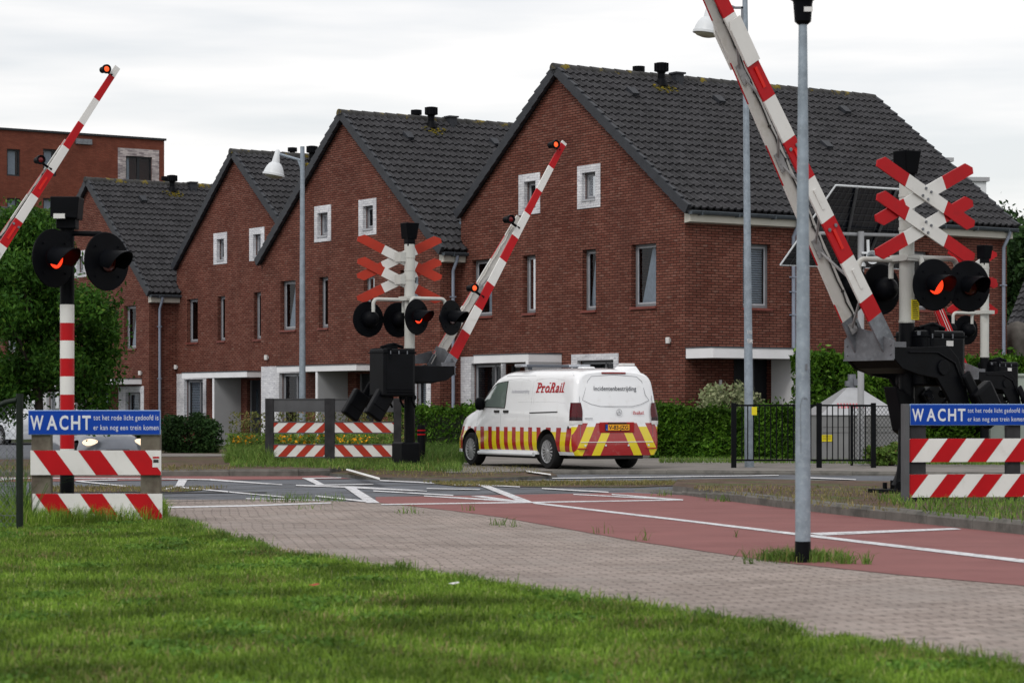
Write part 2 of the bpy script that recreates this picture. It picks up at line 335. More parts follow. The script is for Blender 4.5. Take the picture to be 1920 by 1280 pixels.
M_laurel = leafmat('dark_leaf', (.012, .032, .010, 1), (.03, .07, .018, 1), (.07, .13, .04, 1), .15)
M_tree = leafmat('tree_leaf', (.014, .052, .007, 1), (.055, .135, .016, 1), (.12, .20, .03, 1), .25)
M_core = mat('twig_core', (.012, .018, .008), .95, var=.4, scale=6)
M_bark = mat('bark', (.05, .042, .035), .95, var=.3, scale=10, bump=.6, bscale=20)
M_flower = leafmat('yellow_flower', (.75, .30, .01, 1), (.80, .45, .02, 1), None, .2)
M_green = mat('green_fence', (.008, .014, .010), .5, var=.2)
M_cab = mat('cabinet_grey', (.20, .205, .21), .5, var=.08, scale=3)
M_cabt = mat('cabinet_top', (.40, .41, .43), .35, metal=.3, var=.06)
M_cabg = mat('cabinet_green', (.33, .38, .34), .5, var=.08, scale=3)
M_whcam = mat('camera_white', (.62, .65, .68), .35, var=.03)
# ------------------------------------------------------------------ ground
def sheet(name, pts, m, kind='structure'):
    mb = MB(); mb.poly(pts); o = mb.build(name, m); tag(o, kind=kind); return o
def raised(name, pts, z, m, kb=0., km=None):
    """a slab standing z above the road, its top m and its sides km"""
    top = [Vector((p.x, p.y, z)) for p in pts]; mb = MB(); n = len(top)
    mb.poly(top, 0)
    for i in range(n):
        a, b = top[i], top[(i+1) % n]; mb.poly([a, b, Vector((b.x, b.y, -.03)), Vector((a.x, a.y, -.03))], 1)
    o = mb.build(name, [m, km or M_concr]); tag(o, kind='structure'); return o
mb = MB(); mb.poly([(-900, -60, -.03), (900, -60, -.03), (900, 1500, -.03), (-900, 1500, -.03)]); tag(mb.build('ground', M_soil), kind='structure')
sheet('road', [G(-900, 950), G(2700, 950), G(2500, 878), G(960, 872), G(-500, 876)], M_asph)
sheet('brick_path', [G(-500, 936, .004), G(310, 936, .004), G(560, 936, .004), G(705, 942, .004), G(1200, 935, .004), G(2300, 1000, .004), G(2600, 1700, .004), G(-900, 1700, .004)], M_pave)
red_low = [(1920, 1097), (1690, 1077), (1460, 1053), (1200, 1015), (940, 969), (850, 957), (760, 947), (705, 941)]
sheet('cycle_lane', [G(x, y, .008) for x, y in [(704, 931), (930, 927.5), (1060, 925), (1180, 923), (1330, 930), (1460, 946), (1700, 972), (2200, 1020), (2300, 1130), (2100, 1114)]+red_low], M_redlane)
sheet('far_cycle_lane', [G(x, y, .008) for x, y in [(-500, 890), (600, 890.5), (660, 897), (300, 900), (120, 902), (-500, 905)]], M_redlane)
LAWN = [(-900, 955), (57, 962), (310, 974), (345, 985), (380, 1000), (455, 1020), (520, 1043), (640, 1060), (760, 1074), (940, 1101), (1100, 1130), (1300, 1160), (1500, 1195), (1700, 1226), (1920, 1265), (2500, 1360), (2500, 2000), (-900, 2000)]
LAWNW = [G(x, y, .006) for x, y in LAWN]
sheet('lawn', [G(x, y, .012) for x, y in LAWN], M_lawn)
# far pavement, verge islands
far_edge = [(840, 893), (1035, 889), (1250, 889), (1500, 890), (1700, 892), (2500, 898)]
fe = [G(x, y) for x, y in far_edge]
raised('far_pavement', fe+[Vector((40, 62, 0)), Vector((-3, 62, 0))], .07, M_slab)
mbk = MB()
def kerbstones(name, pts, z, w=.15, m=M_concr, L=1.0, white=None, ramp=0):
    """kerb of real stones with joints, its face towards the road"""
    mb = MB(); acc = 0
    for i in range(len(pts)-1):
        a, b = pts[i], pts[i+1]; dv = Vector((b.x-a.x, b.y-a.y, 0)); ln_ = dv.length; u = dv/ln_; nn = Vector((-u.y, u.x, 0)); k = max(1, round(ln_/L))
        for j in range(k):
            p = Vector((a.x, a.y, 0))+u*(ln_*j/k+.004); q = Vector((a.x, a.y, 0))+u*(ln_*(j+1)/k-.004); dz = random.uniform(-.004, .004); z_old = z
            if ramp and acc < ramp: dz -= z*(1-(acc+.5)/ramp)*.8
            prof = [(0-.02, -.02), (-.02, z-.03), (.01, z+.006), (w, z+.006), (w, -.02)]
            mb.prism([p+nn*o_+Vector((0, 0, h_+dz)) for o_, h_ in prof], q-p, 1 if white and white[0] <= acc < white[1] else 0); acc += 1
    o = mb.build(name, [m, M_kerbw]); tag(o, kind='structure'); return o
kerbstones('far_kerb', fe[1:], .072)
left_edge = [(-500, 896), (0, 894), (300, 893), (560, 893), (618, 891)]
le = [G(x, y) for x, y in left_edge]
raised('left_verge', le+[G(660, 885), G(700, 878), Vector((-3.3, 62, 0)), Vector((-9.5, 62, 0)), Vector((-9.5, 51, 0)), Vector((-40, 50, 0))], .12, M_verg)
sheet('side_road', [Vector((-60, 50, -.015)), Vector((-9.6, 50, -.015)), Vector((-9.6, 78, -.015)), Vector((-60, 110, -.015))], M_asph)
kerbstones('left_kerb', le, .12)
raised('middle_verge', [G(618, 891.5), G(690, 899), G(800, 902), G(900, 902), G(1045, 896), G(1030, 889), Vector((1.0, 47.3, 0)), Vector((-2.6, 60, 0)), Vector((-3.4, 60, 0)), G(700, 878), G(660, 885)], .05, M_verg)
raised('cross_path', [Vector((-9.3, 53.0, 0)), Vector((-6.0, 53.6, 0)), Vector((-6.3, 56, 0)), Vector((-9.3, 56.6, 0))], .135, M_slab)
isl = [(1190, 921), (1280, 928), (1400, 944), (1560, 964), (1700, 979), (1920, 1003), (2300, 1044)]
ie = [G(x, y) for x, y in isl]
raised('right_island', [ie[0].lerp(ie[1], .8)]+ie[1:]+[G(2500, 925), G(1920, 919), G(1700, 917), G(1560, 915), G(1380, 911), G(1270, 913)], .12, M_verg)
kerbstones('right_kerb', ie, .125, L=.5, ramp=8)
sheet('weedy_strip', [G(x, y, .010) for x, y in [(800, 905), (1000, 900), (1330, 903), (1330, 908), (1180, 913), (990, 912), (860, 911)]], M_verg)
sheet('left_strip', [G(x, y, .010) for x, y in [(95, 912), (240, 911), (420, 915), (340, 921), (60, 923)]], M_verg)
sheet('tar_joint', [G(x, y, .009) for x, y in [(-300, 938), (0, 929), (330, 922), (500, 921.5), (500, 923), (330, 924), (0, 932), (-300, 941)]], mat('tar', (.04, .04, .042), .8))
# rails sunk in the crossing
us = Vector((.830, .5577, 0)); uf = Vector((-.5577, .830, 0))
for i, (x0, y0) in enumerate([(-1.6, 33.2), (-1.6, 35.0), (-1.4, 38.0), (-1.4, 39.8)]):
    mb = MB()
    c0 = Vector((x0, y0, .011))-us*9.; c1 = Vector((x0, y0, .011))+us*9.
    for off, w_, mi in ((0, .05, 0), (.07, .035, 1)):
        n_ = uf*(w_/2); o_ = uf*off; mb.poly([c0+o_-n_, c1+o_-n_, c1+o_+n_, c0+o_+n_], mi)
    tag(mb.build('rail', [mat('rail_steel', (.12, .10, .09), .5, metal=.5), M_ink]), kind='structure')
# painted lines: (x0,y0,x1,y1,thickness0,thickness1) in picture units at their ground position
mk = MB()
def line(x0, y0, x1, y1, t0, t1=None, z=.0095):
    t1 = t1 or t0; z += .00015*len(mk.f); mk.poly([G(x0, y0-t0/2, z), G(x1, y1-t1/2, z), G(x1, y1+t1/2, z), G(x0, y0+t0/2, z)])
def quad(*p, z=.0095):
    z += .00015*len(mk.f); mk.poly([G(x, y, z) for x, y in p])
line(-300, 963, 60, 952, 3); line(300, 950.5, 460, 947.5, 3, 2.6); line(460, 947.5, 620, 942, 2.6, 2)
quad((335, 898), (352, 898), (344, 912), (328, 912)); line(302, 917.5, 330, 912, 3, 3)
line(394, 898.5, 529, 908, 3, 1.6); line(339, 913, 428, 921, 2.2); line(430, 921.5, 534, 931, 2.0)
line(461, 934, 600, 937, 1.8); line(555, 909, 646, 912, 2, 3); line(646, 912, 800, 920, 4, 1.6); line(700, 919.5, 850, 928, 2)
quad((567, 895.5), (585, 895.5), (609, 908), (594, 908)); quad((646, 913), (665, 913), (712, 942), (688, 942))
line(640, 895, 567, 896, 1.4); line(592, 929, 690, 939.5, 2.4, 3); line(715, 945, 994, 941, 1.8, 2.2); line(994, 941, 1281, 936.5, 2.2, 1.5)
line(795, 929, 990, 940, 1.6, 3.4); quad((895, 908), (913, 908), (1003, 942), (980, 942)); quad((880, 929), (906, 929), (992, 941), (962, 940))
line(1000, 942, 1300, 977, 3, 3.4, ); line(1300, 977, 1498, 1001, 3.4, 4.2); line(1498, 1001, 1920, 1051, 4.2, 6); line(1920, 1051, 2200, 1085, 6, 7)
quad((1515, 998.5), (1790, 989), (1803, 991.5), (1540, 1003))
line(1075, 926, 1281, 936.5, 1.6, 2.2); line(1147, 926, 1281, 936.5, 1.8, 2); line(1016, 915, 1141, 922, 2); line(712, 900, 816, 905, 2); line(900, 908, 850, 908, 1.6); line(916, 909, 975, 912, 1.6)
line(142, 901, 239, 911, 2); line(142, 901, 220, 899, 1.4); line(-300, 893.5, 300, 897, 1.4); line(300, 897, 394, 898.5, 1.4, 2)
line(-60, 905, 30, 896, 2.5); line(800, 915, 900, 917, 1.4); line(590, 908.5, 700, 907, 1.4)
line(1035, 896, 1460, 890.5, 1.6, 1.3); line(1519, 895, 1605, 898.5, 2.2, 1.5); line(1340, 905, 1380, 908, 1.4); line(1560, 911, 1690, 909, 1.4); line(1270, 904, 1340, 909, 1.4)
line(1740, 885, 1920, 893, 1.6); line(1745, 889, 1830, 896, 1.6)
tag(mk.build('road_markings', M_mark), kind='structure')
mk = MB(); line(649, 879, 712, 897, 3.4, 4, z=.125); 
tag(mk.build('verge_edge_line', M_kerbw), kind='structure')
mk = MB(); line(987, 882.5, 1033, 889, 2.6, 2.4, z=.078); tag(mk.build('pavement_edge_line', M_kerbw), kind='structure')
# ------------------------------------------------------------------ houses
A = R(-56.1); xd = Vector((.5577, -.830, 0))
def tiles(mb, pr, pe, y0, y1, mi=0, row=.335, colw=.205):
    """interlocking roof tiles: real waves and stepped courses between the ridge point pr and the eave point pe (x,z)"""
    a = Vector((pr[0], 0, pr[1])); e = Vector((pe[0], 0, pe[1])); L = (e-a).length; dn = (e-a)/L
    n = Vector((-dn.z, 0, dn.x)); n = n if n.z > 0 else -n
    rows = max(1, round(L/row)); cols = max(1, round((y1-y0)/colw)); cw = (y1-y0)/cols; rl = L/rows
    vp = [0, .3, .5, .62, .82, 1.]; hp = [0, .0, .016, .046, .046, 0]
    ys, hs = [], []
    for c in range(cols):
        for v, h in zip(vp[:-1], hp[:-1]): ys.append(y0+(c+v)*cw); hs.append(h)
    ys.append(y1); hs.append(0); m = len(ys); vs = []; fs = []
    for r in range(rows):
        t0, t1 = r*rl-.03, (r+1)*rl+.02; b = len(vs)
        for k in range(m): vs.append(a+dn*t0+n*(hs[k]+.0)+Vector((0, ys[k], 0)))
        for k in range(m): vs.append(a+dn*t1+n*(hs[k]+.050+random.uniform(-.001, .001))+Vector((0, ys[k], 0)))
        for k in range(m): vs.append(a+dn*t1+n*(hs[k]-.002)+Vector((0, ys[k], 0)))
        for k in range(m-1):
            fs.append([b+k, b+k+1, b+m+k+1, b+m+k]); fs.append([b+m+k, b+m+k+1, b+2*m+k+1, b+2*m+k])
    mb.add(vs, fs, mi)
class House: pass
def house(C, Wd, dep, sa, zr, zR, zL, label, wallmat, side_over=True, zb=-.6):
    h = House(); h.C = Vector((C[0], C[1], 0)); h.root = thing('brick_house', label, 'house', (C[0], C[1], 0), A, 'gabled brick houses in the terrace')
    h.W, h.dep, h.sa, h.zr, h.zR, h.zL = Wd, dep, sa, zr, zR, zL; h.cut = MB(); h.wm = wallmat
    def fac(px, py, off=0.):
        r = (px-960)/F; D = (h.C.dot(us)-off)/(r*us.x+us.y); p = Vector((r*D, D, 0))-h.C
        return p.dot(xd), H+(YH-py)*D/F
    def side(px, py, off=0.):
        r = (px-960)/F; D = (h.C.dot(xd)+off)/(r*xd.x+xd.y); p = Vector((r*D, D, 0))-h.C
        return p.dot(us), H+(YH-py)*D/F
    h.fac, h.side = fac, side
    def rect(px0, px1, py0, py1, off=0.):
        x0 = fac(px0, 0, off)[0]; x1 = fac(px1, 0, off)[0]; pm = (px0+px1)/2
        return x0, x1, fac(pm, py1, off)[1], fac(pm, py0, off)[1]
    h.rect = rect
    h.body = MB().prism([(0, 0, zb), (0, 0, zR), (-sa, 0, zr), (-Wd, 0, zL), (-Wd, 0, zb)], (0, dep, 0))
    return h
def finish_walls(h, mi=None):
    w = h.body.build('wall', [h.wm], h.root)
    if h.cut.v:
        c = h.cut.build('cutter', [h.wm], h.root); boolean_cut(w, c)
    return w
def roof(h, ovR=.28, ovL=.05, vents=(), tiles_right_only=False):
    sR = (h.zr-h.zR)/h.sa; sL = (h.zr-h.zL)/(h.W-h.sa); t = .14
    mb = MB(); y0, y1 = -.16, h.dep+.12
    pr = (-h.sa, h.zr+t); eR = (ovR, h.zR-ovR*sR+t); eL = (-h.W-ovL, h.zL-ovL*sL+t)
    tiles(mb, pr, eR, y0, y1); tiles(mb, pr, eL, y0, y1)
    mb.prism([(pr[0], y0+.03, pr[1]-.03), (eR[0]-.02, y0+.03, eR[1]-.03), (eR[0]-.02, y0+.03, eR[1]-.10), (pr[0], y0+.03, pr[1]-.137+.02), (eL[0]+.02, y0+.03, eL[1]-.10), (eL[0]+.02, y0+.03, eL[1]-.03)], (0, y1-y0-.06, 0))
    rf = mb.build('roof', M_tile, h.root)
    # verge tiles, both gable ends
    for (e, s) in ((eR, 1), (eL, -1)):
        a = Vector((pr[0], 0, pr[1])); b = Vector((e[0], 0, e[1])); L = (b-a).length; dn = (b-a)/L; n = Vector((-dn.z, 0, dn.x)); n = n if n.z > 0 else -n
        rows = round(L/.34); rl = L/rows
        for yy, w_ in ((y0-.02, .10), (y1-.08, .10)):
            vb = MB()
            for r in range(rows):
                p = a+dn*(r*rl-.0); q = a+dn*((r+1)*rl+.012)
                vb.prism([p+n*.055+Vector((0, yy, 0)), q+n*.10+Vector((0, yy, 0)), q-n*.15+Vector((0, yy, 0)), p-n*.17+Vector((0, yy, 0))], (0, w_, 0))
            vb.build('verge_tiles', M_verge, rf, bevel=.008)
    rb = MB(); k = round((y1-y0)/.38); st = (y1-y0)/k
    for i in range(k):
        pts = []; ya = y0-.05+i*st; yb = ya+st+.03
        for (yy, rr) in ((ya, .135), (yb, .115)):
            for j in range(9):
                a_ = math.pi*(j/8.)*1.16-.08*math.pi; pts.append((pr[0]+math.cos(a_)*rr, yy, pr[1]-.03+math.sin(a_)*rr))
        rb.add(pts, [[j, j+1, 10+j, 9+j] for j in range(8)]+[list(range(9)), list(range(9, 18))[::-1]])
    rb.build('ridge_tiles', M_ridge, rf, smooth=40)
    # gutter with fascia on the right hand eave
    gb = MB(); gx, gz = eR[0]+.02, eR[1]-.10
    for i in range(8):
        a0, a1 = math.pi*(1+i/8.), math.pi*(1+(i+1)/8.)
        for r_ in (.075,): gb.add([(gx+math.cos(a)*r_, yy, gz+.03+math.sin(a)*r_) for a in (a0, a1) for yy in (-.10, h.dep+.05)], [[0, 1, 3, 2]])
    gb.tube([(gx+.075, -.10, gz+.03), (gx+.075, h.dep+.05, gz+.03)], .014, 6)
    gb.bb(gx-.07, gx+.07, -.10, -.09, gz-.045, gz+.035); gb.bb(gx-.07, gx+.07, h.dep+.045, h.dep+.055, gz-.045, gz+.035)
    for q in range(int(h.dep/1.1)+1): gb.bb(gx-.085, gx+.085, q*1.1+.2, q*1.1+.225, gz-.06, gz+.03)
    gb.build('gutter', M_gutter, h.root)
    fb = MB(); fb.prism([(.003, -.03, gz-.22), (.003, -.03, gz+.16), (gx-.08, -.03, gz+.08), (gx-.09, -.03, gz-.20)], (0, h.dep+.03, 0))
    fb.build('fascia', M_cream, h.root)
    h.gx, h.gz = gx, gz; h.eR = eR; h.pr = pr
    dn = Vector((eR[0]-pr[0], 0, eR[1]-pr[1])).normalized()
    for kind, yy, dd in vents:
        b = Vector((pr[0], yy, pr[1]))+dn*dd; vm = MB()
        if kind == 'flue':
            vm.lathe([(.09, -.25), (.09, .34), (.11, .36), (.11, .38), (.17, .39), (.17, .60), (.10, .615), (0.02, .62)], 14, c=b)
            for q in range(10):
                a = q*math.pi/5; vm.box(b+Vector((math.cos(a)*.178, math.sin(a)*.178, .5)), (.02, .02, .2))
            vm.lathe([(.18, .01), (.12, .16), (.10, .2)], 14, c=b)
            o = vm.build('flue', M_black, h.root, smooth=40)
            ms = MB()
            for q in range(60):
                a = random.random()*6.28; r_ = random.uniform(.1, .42); ms.box(b+Vector((0, math.cos(a)*r_, 0))+dn*(abs(math.sin(a))*r_*1.0)+Vector((0.02, 0, .045)), (.05, .08, .02), 0, Matrix.Rotation(random.random()*3, 3, 'Z'))
            ms.build('moss', M_moss, o)
        elif kind == 'cap':
            b = b+Vector((-.5, 0, .0)); vm.lathe([(.09, -.4), (.09, .12), (.16, .13), (.16, .26), (.02, .28)], 14, c=b); vm.build('flue', M_black, h.root, smooth=40)
        elif kind == 'box':
            vm.bb(b.x-.12, b.x+.12, yy-.12, yy+.12, b.z-.2, b.z+.22); vm.bb(b.x-.16, b.x+.16, yy-.16, yy+.16, b.z+.225, b.z+.27); vm.build('vent_cowl', M_verge, h.root)
        else:
            nn = Vector((-dn.z, 0, dn.x)); vm.prism([b+nn*.05+Vector((0, -.13, 0)), b+nn*.05+Vector((0, .13, 0)), b+nn*.05+Vector((0, .1, 0))+dn*.3, b+nn*.05+Vector((0, -.1, 0))+dn*.3], nn*.09); vm.build('vent_tile', M_verge, h.root)
    return rf
def add_window(h, rct, style='tall', plane='front', curtain=0, sur=None, lite=False, surtop=None):
    """opening with frame, tilted sash, pane and what hangs behind it; plane front: (x0,x1,z0,z1) ; side: (y0,y1,z0,z1)"""
    x0, x1, z0, z1 = rct
    T = Matrix.Identity(4) if plane == 'front' else Matrix(((0, -1, 0, 0), (1, 0, 0, 0), (0, 0, 1, 0), (0, 0, 0, 1)))
    # in window space: x along the wall, y into the wall
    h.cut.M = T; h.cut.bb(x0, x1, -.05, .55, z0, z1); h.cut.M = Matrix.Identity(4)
    fw = .055; yo = .13
    mb = MB(); mb.M = T
    for a, b, c, d_ in ((x0, x0+fw, z0, z1), (x1-fw, x1, z0, z1), (x0+fw, x1-fw, z1-fw, z1), (x0+fw, x1-fw, z0, z0+fw+.02)): mb.bb(a, b, yo, yo+.07, c, d_)
    a, b, c, d_ = x0+fw, x1-fw, z0+fw+.02, z1-fw
    if style == 'double':
        m_ = (a+b)/2; mb.bb(m_-.035, m_+.035, yo+.005, yo+.065, c, d_)
    if style == 'third':
        m_ = a+(b-a)*.68; mb.bb(m_-.035, m_+.035, yo+.005, yo+.065, c, d_)
    w = mb.build('window', [M_frame, M_sash], h.root)
    sm = MB(); sm.M = T; s_ = .035
    for q in ((a, a+s_, c, d_), (b-s_, b, c, d_), (a+s_, b-s_, d_-s_, d_), (a+s_, b-s_, c, c+s_)): sm.bb(q[0], q[1], yo+.015, yo+.05, q[2], q[3])
    sm.build('sash', M_sash, w)
    g = MB(); g.M = T; g.poly([(a, yo+.03, c), (b, yo+.03, c), (b, yo+.03, d_), (a, yo+.03, d_)]); g.build('pane', M_glass, w)
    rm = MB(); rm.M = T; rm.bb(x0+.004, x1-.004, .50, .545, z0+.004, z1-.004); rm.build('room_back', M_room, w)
    if curtain:
        cm = MB(); cm.M = T; wd = b-a
        if curtain == 1:   # curtain drawn to the right, hanging aside
            k = 12; pts0 = []; pts1 = []
            for i in range(k+1):
                u = i/k; top = a-.17+wd*(.72+.45*u); bot = a-.17+wd*(.22+.95*u); yy = yo+.14+.02*math.sin(i*1.9)
                pts0.append((top, yy, d_)); pts1.append((bot, yy, c))
            cm.add(pts0+pts1, [[i, i+1, k+2+i, k+1+i] for i in range(k)])
        if curtain == 2:   # slatted blind
            nn = int((d_-c)/.055)
            for i in range(nn): cm.box(((a+b)/2, yo+.14, c+.03+i*.055), (wd-.01, .028, .030), 0, Matrix.Rotation(R(25), 3, 'X'))
        if curtain == 3:   # curtain on one side
            k = 8; cm.add([(b-.05-wd*.45*i/k, yo+.14+.025*math.sin(i*2.2), z_) for z_ in (c, d_) for i in range(k+1)], [[i, i+1, k+2+i, k+1+i] for i in range(k)])
        cm.build('curtain', M_curtain, w)
    if sur is None and style != 'nosill':
        sl_ = MB(); sl_.M = T; sl_.bb(x0-.03, x1+.03, -.045, .13, z0-.055, z0+.004); sl_.build('sill', M_sill, w)
    if sur:
        X0, X1, Z0, Z1 = sur; sb = MB(); sb.M = T; pr_ = -.015
        for q in ((X0, x0, Z0, Z1), (x1, X1, Z0, Z1), (x0, x1, z1, Z1), (x0, x1, Z0, z0)):
            if q[1]-q[0] > .005 and q[3]-q[2] > .005: sb.bb(q[0], q[1], pr_, .10, q[2], q[3])
        h.cut.M = T; h.cut.bb(X0+.002, X1-.002, -.06, .098, Z0+.002, Z1-.002); h.cut.M = Matrix.Identity(4)
        sb.build('surround', M_wbrick, w)
        s2 = MB(); s2.M = T; s2.bb(x0, x1, -.04, .12, z0-.03, z0+.02); s2.build('sill', M_sash, w)
    return w
def small_win(h, opx, ipx):
    sr = h.rect(*opx); ir = h.rect(*ipx); add_window(h, ir, 'small', 'front', 0, sur=sr)
def canopy(h, px0, px1, py0, py1, prot=1.0, side_cap=True):
    x0, x1, z0, z1 = h.rect(px0, px1, py0, py1, prot); mb = MB(); mb.bb(x0, x1, -prot, -.004, z0, z1); mb.bb(x0-.012, x1+.012, -prot-.012, -.003, z1, z1+.025, 1)
    mb.build('canopy', [M_white, M_gutter], h.root)
    return x0, x1, z0, z1
def screen_wall(h, x, z1, prot=.95, t=.09, zb=-.5, flip=False):
    mb = MB(); mb.bb(x-t, x, -prot, -.004, zb, z1, 0); mb.bb(x-t-.01, x+.006, -prot-.03, -prot-.001, zb, z1, 1); mb.build('screen_wall', [M_greyp, M_white], h.root)
def door(h, rct, zb=-.55):
    x0, x1, z0, z1 = rct; h.cut.bb(x0, x1, -.05, .3, zb, z1)
    mb = MB(); mb.bb(x0+.003, x1-.003, .15, .2, zb, z1-.004); mb.bb(x0+.003, x0+.07, .12, .15, zb, z1-.004, 1); mb.bb(x1-.07, x1-.003, .12, .15, zb, z1-.004, 1)
    o = mb.build('door', [M_door, M_frame], h.root); g = MB(); xm = (x0+x1)/2; g.bb(xm-.12, xm+.02, .14, .149, .3, z1-.3); g.build('pane', M_glass, o)
    hb = MB(); hb.tube([(x1-.14, .11, .9), (x1-.14, .11, 1.2)], .012, 6); hb.build('handle', M_rim, o)
def pillar(h, px0, px1, pyt, zb=-.6, prot=.03):
    x0, x1, z0, z1 = h.rect(px0, px1, pyt, pyt+50); mb = MB(); mb.bb(x0, x1, -prot, .02, zb, z1); mb.build('painted_pillar', M_wbrick, h.root)
def downpipe(h, y, zt, zb, off=.09):
    mb = MB(); mb.tube([(h.gx, y, h.gz-.03), (h.gx-.02, y, h.gz-.14), (off, y, h.gz-.42), (off, y, zb)], .045, 10)
    for z in (zt-1, (zt+zb)/2, zb+.8): mb.bb(.005, off+.055, y-.06, y+.06, z, z+.025)
    mb.build('downpipe', M_pipe, h.root, smooth=50)
def wall_lamp(h, px, py):
    x, z = h.fac(px, py); mb = MB(); mb.lathe([(.055, -.07), (.06, 0), (.055, .07), (.01, .075)], 10, c=(x, -.075, z)); mb.bb(x-.03, x+.03, -.07, -.003, z-.04, z+.04); mb.build('wall_light', M_label, h.root, smooth=40)
ZB = -.6
# house one (nearest, right)
h1 = house((4.015, 56.0), 9.62, 10.4, 5.08, 9.52, 5.86, 6.2, 'nearest brick house, its gable and long tiled roof filling the right half', M_brick)
small_win(h1, (973, 1013, 326, 402), (983, 1005, 340, 387)); small_win(h1, (1083, 1126, 309, 390), (1091.5, 1117, 323, 375))
add_window(h1, h1.rect(885, 922.5, 487, 593), curtain=3); add_window(h1, h1.rect(981, 1004, 479, 587), curtain=3)
add_window(h1, h1.rect(1092, 1117, 468, 582), curtain=1); add_window(h1, h1.rect(1184, 1230, 457, 575), curtain=1)
add_window(h1, h1.rect(884, 940, 681, 772), 'third', curtain=0, sur=h1.rect(857, 949, 668, 772))
add_window(h1, h1.rect(1083, 1151, 675, 768), 'third', curtain=0, sur=h1.rect(1072, 1160, 663, 770))
c = canopy(h1, 888, 991, 665, 679.5); screen_wall(h1, c[1]-.004, c[2]-.001, .985)
door(h1, h1.rect(951, 975, 685, 850)); wall_lamp(h1, 1257, 638); wall_lamp(h1, 860, 648)
ys0, zz0 = h1.side(1393, 577); ys1, zz1 = h1.side(1445, 459); add_window(h1, (ys0, ys1, zz0, zz1), plane='side', curtain=2)
ys0, zz0 = h1.side(1690, 580); ys1, zz1 = h1.side(1742, 472); add_window(h1, (ys0, ys1, zz0, zz1), plane='side', curtain=0)
# porch on the side wall
ya, _ = h1.side(1376, 700); yb, _ = h1.side(1445, 700); ztop = 2.38
h1.cut.bb(-.35, .05, ya, yb, ZB, ztop)
mb = MB(); mb.bb(-.20, -.15, ya+.003, yb-.003, ZB, ztop-.004); mb.bb(-.15, -.11, ya+.003, ya+.08, ZB, ztop-.004, 1); mb.bb(-.15, -.11, yb-.5, yb-.42, ZB, ztop-.004, 1)
mb.build('door', [M_door, M_frame], h1.root)
mb = MB(); mb.bb(.003, 1.02, .012, 2.72, 2.34, 2.57); mb.bb(.002, 1.035, 0, 2.735, 2.57, 2.595, 1); mb.build('canopy', [M_white, M_gutter], h1.root)
mb = MB(); mb.bb(.004, .98, 2.58, 2.67, ZB, 2.338); mb.build('screen_wall', [M_white], h1.root)
mb = MB(); mb.bb(.004, .05, ya-.45, ya-.40, 1.55, 1.85); mb.build('wall_light', M_label, h1.root)
finish_walls(h1)
roof(h1, vents=[('flue', 1.95+.9, .55), ('cap', 2.9, -.1), ('box', 3.55, .25), ('tile', 1.55, 1.0), ('tile', 4.3, 1.0), ('tile', 8.6, .95), ('tile', 6.5, 3.0)])
downpipe(h1, 3.4-.2, 5.3, 2.6); downpipe(h1, 10.2, 5.3, ZB)
mb = MB(); mb.prism([(-9.65, .35, 5.5), (-10.25, .35, 5.72), (-10.25, .35, 6.16), (-9.65, .35, 6.2)], (0, .9, 0)); mb.build('lead_flashing', M_lead, h1.root)
# house two
h2 = house((-1.89, 63.61), 10.0, 10.4, 5.0, 9.30, 5.40, 5.42, 'second brick house from the right, behind the middle crossing mast', M_brick)
small_win(h2, (590, 621, 385.5, 453), (596, 615, 399, 443)); small_win(h2, (673, 706, 373, 441), (681, 700, 386, 430))
add_window(h2, h2.rect(526, 554, 526, 619), curtain=1); add_window(h2, h2.rect(598, 615, 519, 615), curtain=3)
add_window(h2, h2.rect(682, 702, 516, 612), curtain=0); add_window(h2, h2.rect(750, 784, 505, 606), curtain=1)
add_window(h2, h2.rect(524, 563, 699, 820), 'third', curtain=3, sur=h2.rect(490.5, 568, 686, 822))
add_window(h2, h2.rect(776, 800, 707, 800), 'third', curtain=2, sur=h2.rect(768, 808, 695, 802))
c = canopy(h2, 519, 668, 685.5, 696); xs = h2.fac(596, 700, .95)[0]; screen_wall(h2, xs+.02, c[2]-.001, .95)
door(h2, h2.rect(668, 700, 700, 850)); wall_lamp(h2, 503, 670)
finish_walls(h2); roof(h2, vents=[('flue', 2.6, .5), ('cap', 2.7, -.1), ('box', 3.4, .25), ('tile', 1.5, 1.0), ('tile', 4.4, 1.0)])
downpipe(h2, .35, 5.1, ZB)
# house three
h3 = house((-5.47, 73.28), 10.6, 10.4, 6.26, 9.34, 4.5, 5.85, 'middle brick house with its right roof slope hidden by a neighbour', M_brick)
small_win(h3, (401, 426, 436.5, 495), (407, 420.5, 448, 488)); small_win(h3, (468, 496, 427, 488.5), (475, 489.5, 439, 480))
add_window(h3, h3.rect(351, 371, 560, 642), curtain=0); add_window(h3, h3.rect(408, 422, 555, 639), curtain=3); add_window(h3, h3.rect(476, 491, 548, 636), curtain=3)
add_window(h3, h3.rect(346, 381, 711, 800), 'third', curtain=2, sur=h3.rect(330.5, 387, 700, 802))
c = canopy(h3, 341, 463, 698, 708); xs = h3.fac(402, 700, .95)[0]; screen_wall(h3, xs+.02, c[2]-.001, .95)
door(h3, h3.rect(463, 489, 712, 850)); wall_lamp(h3, 333, 688); wall_lamp(h3, 471, 700)
finish_walls(h3); roof(h3, vents=[('flue', 2.6, .5), ('cap', 2.4, -.1), ('tile', 4.4, 1.0)])
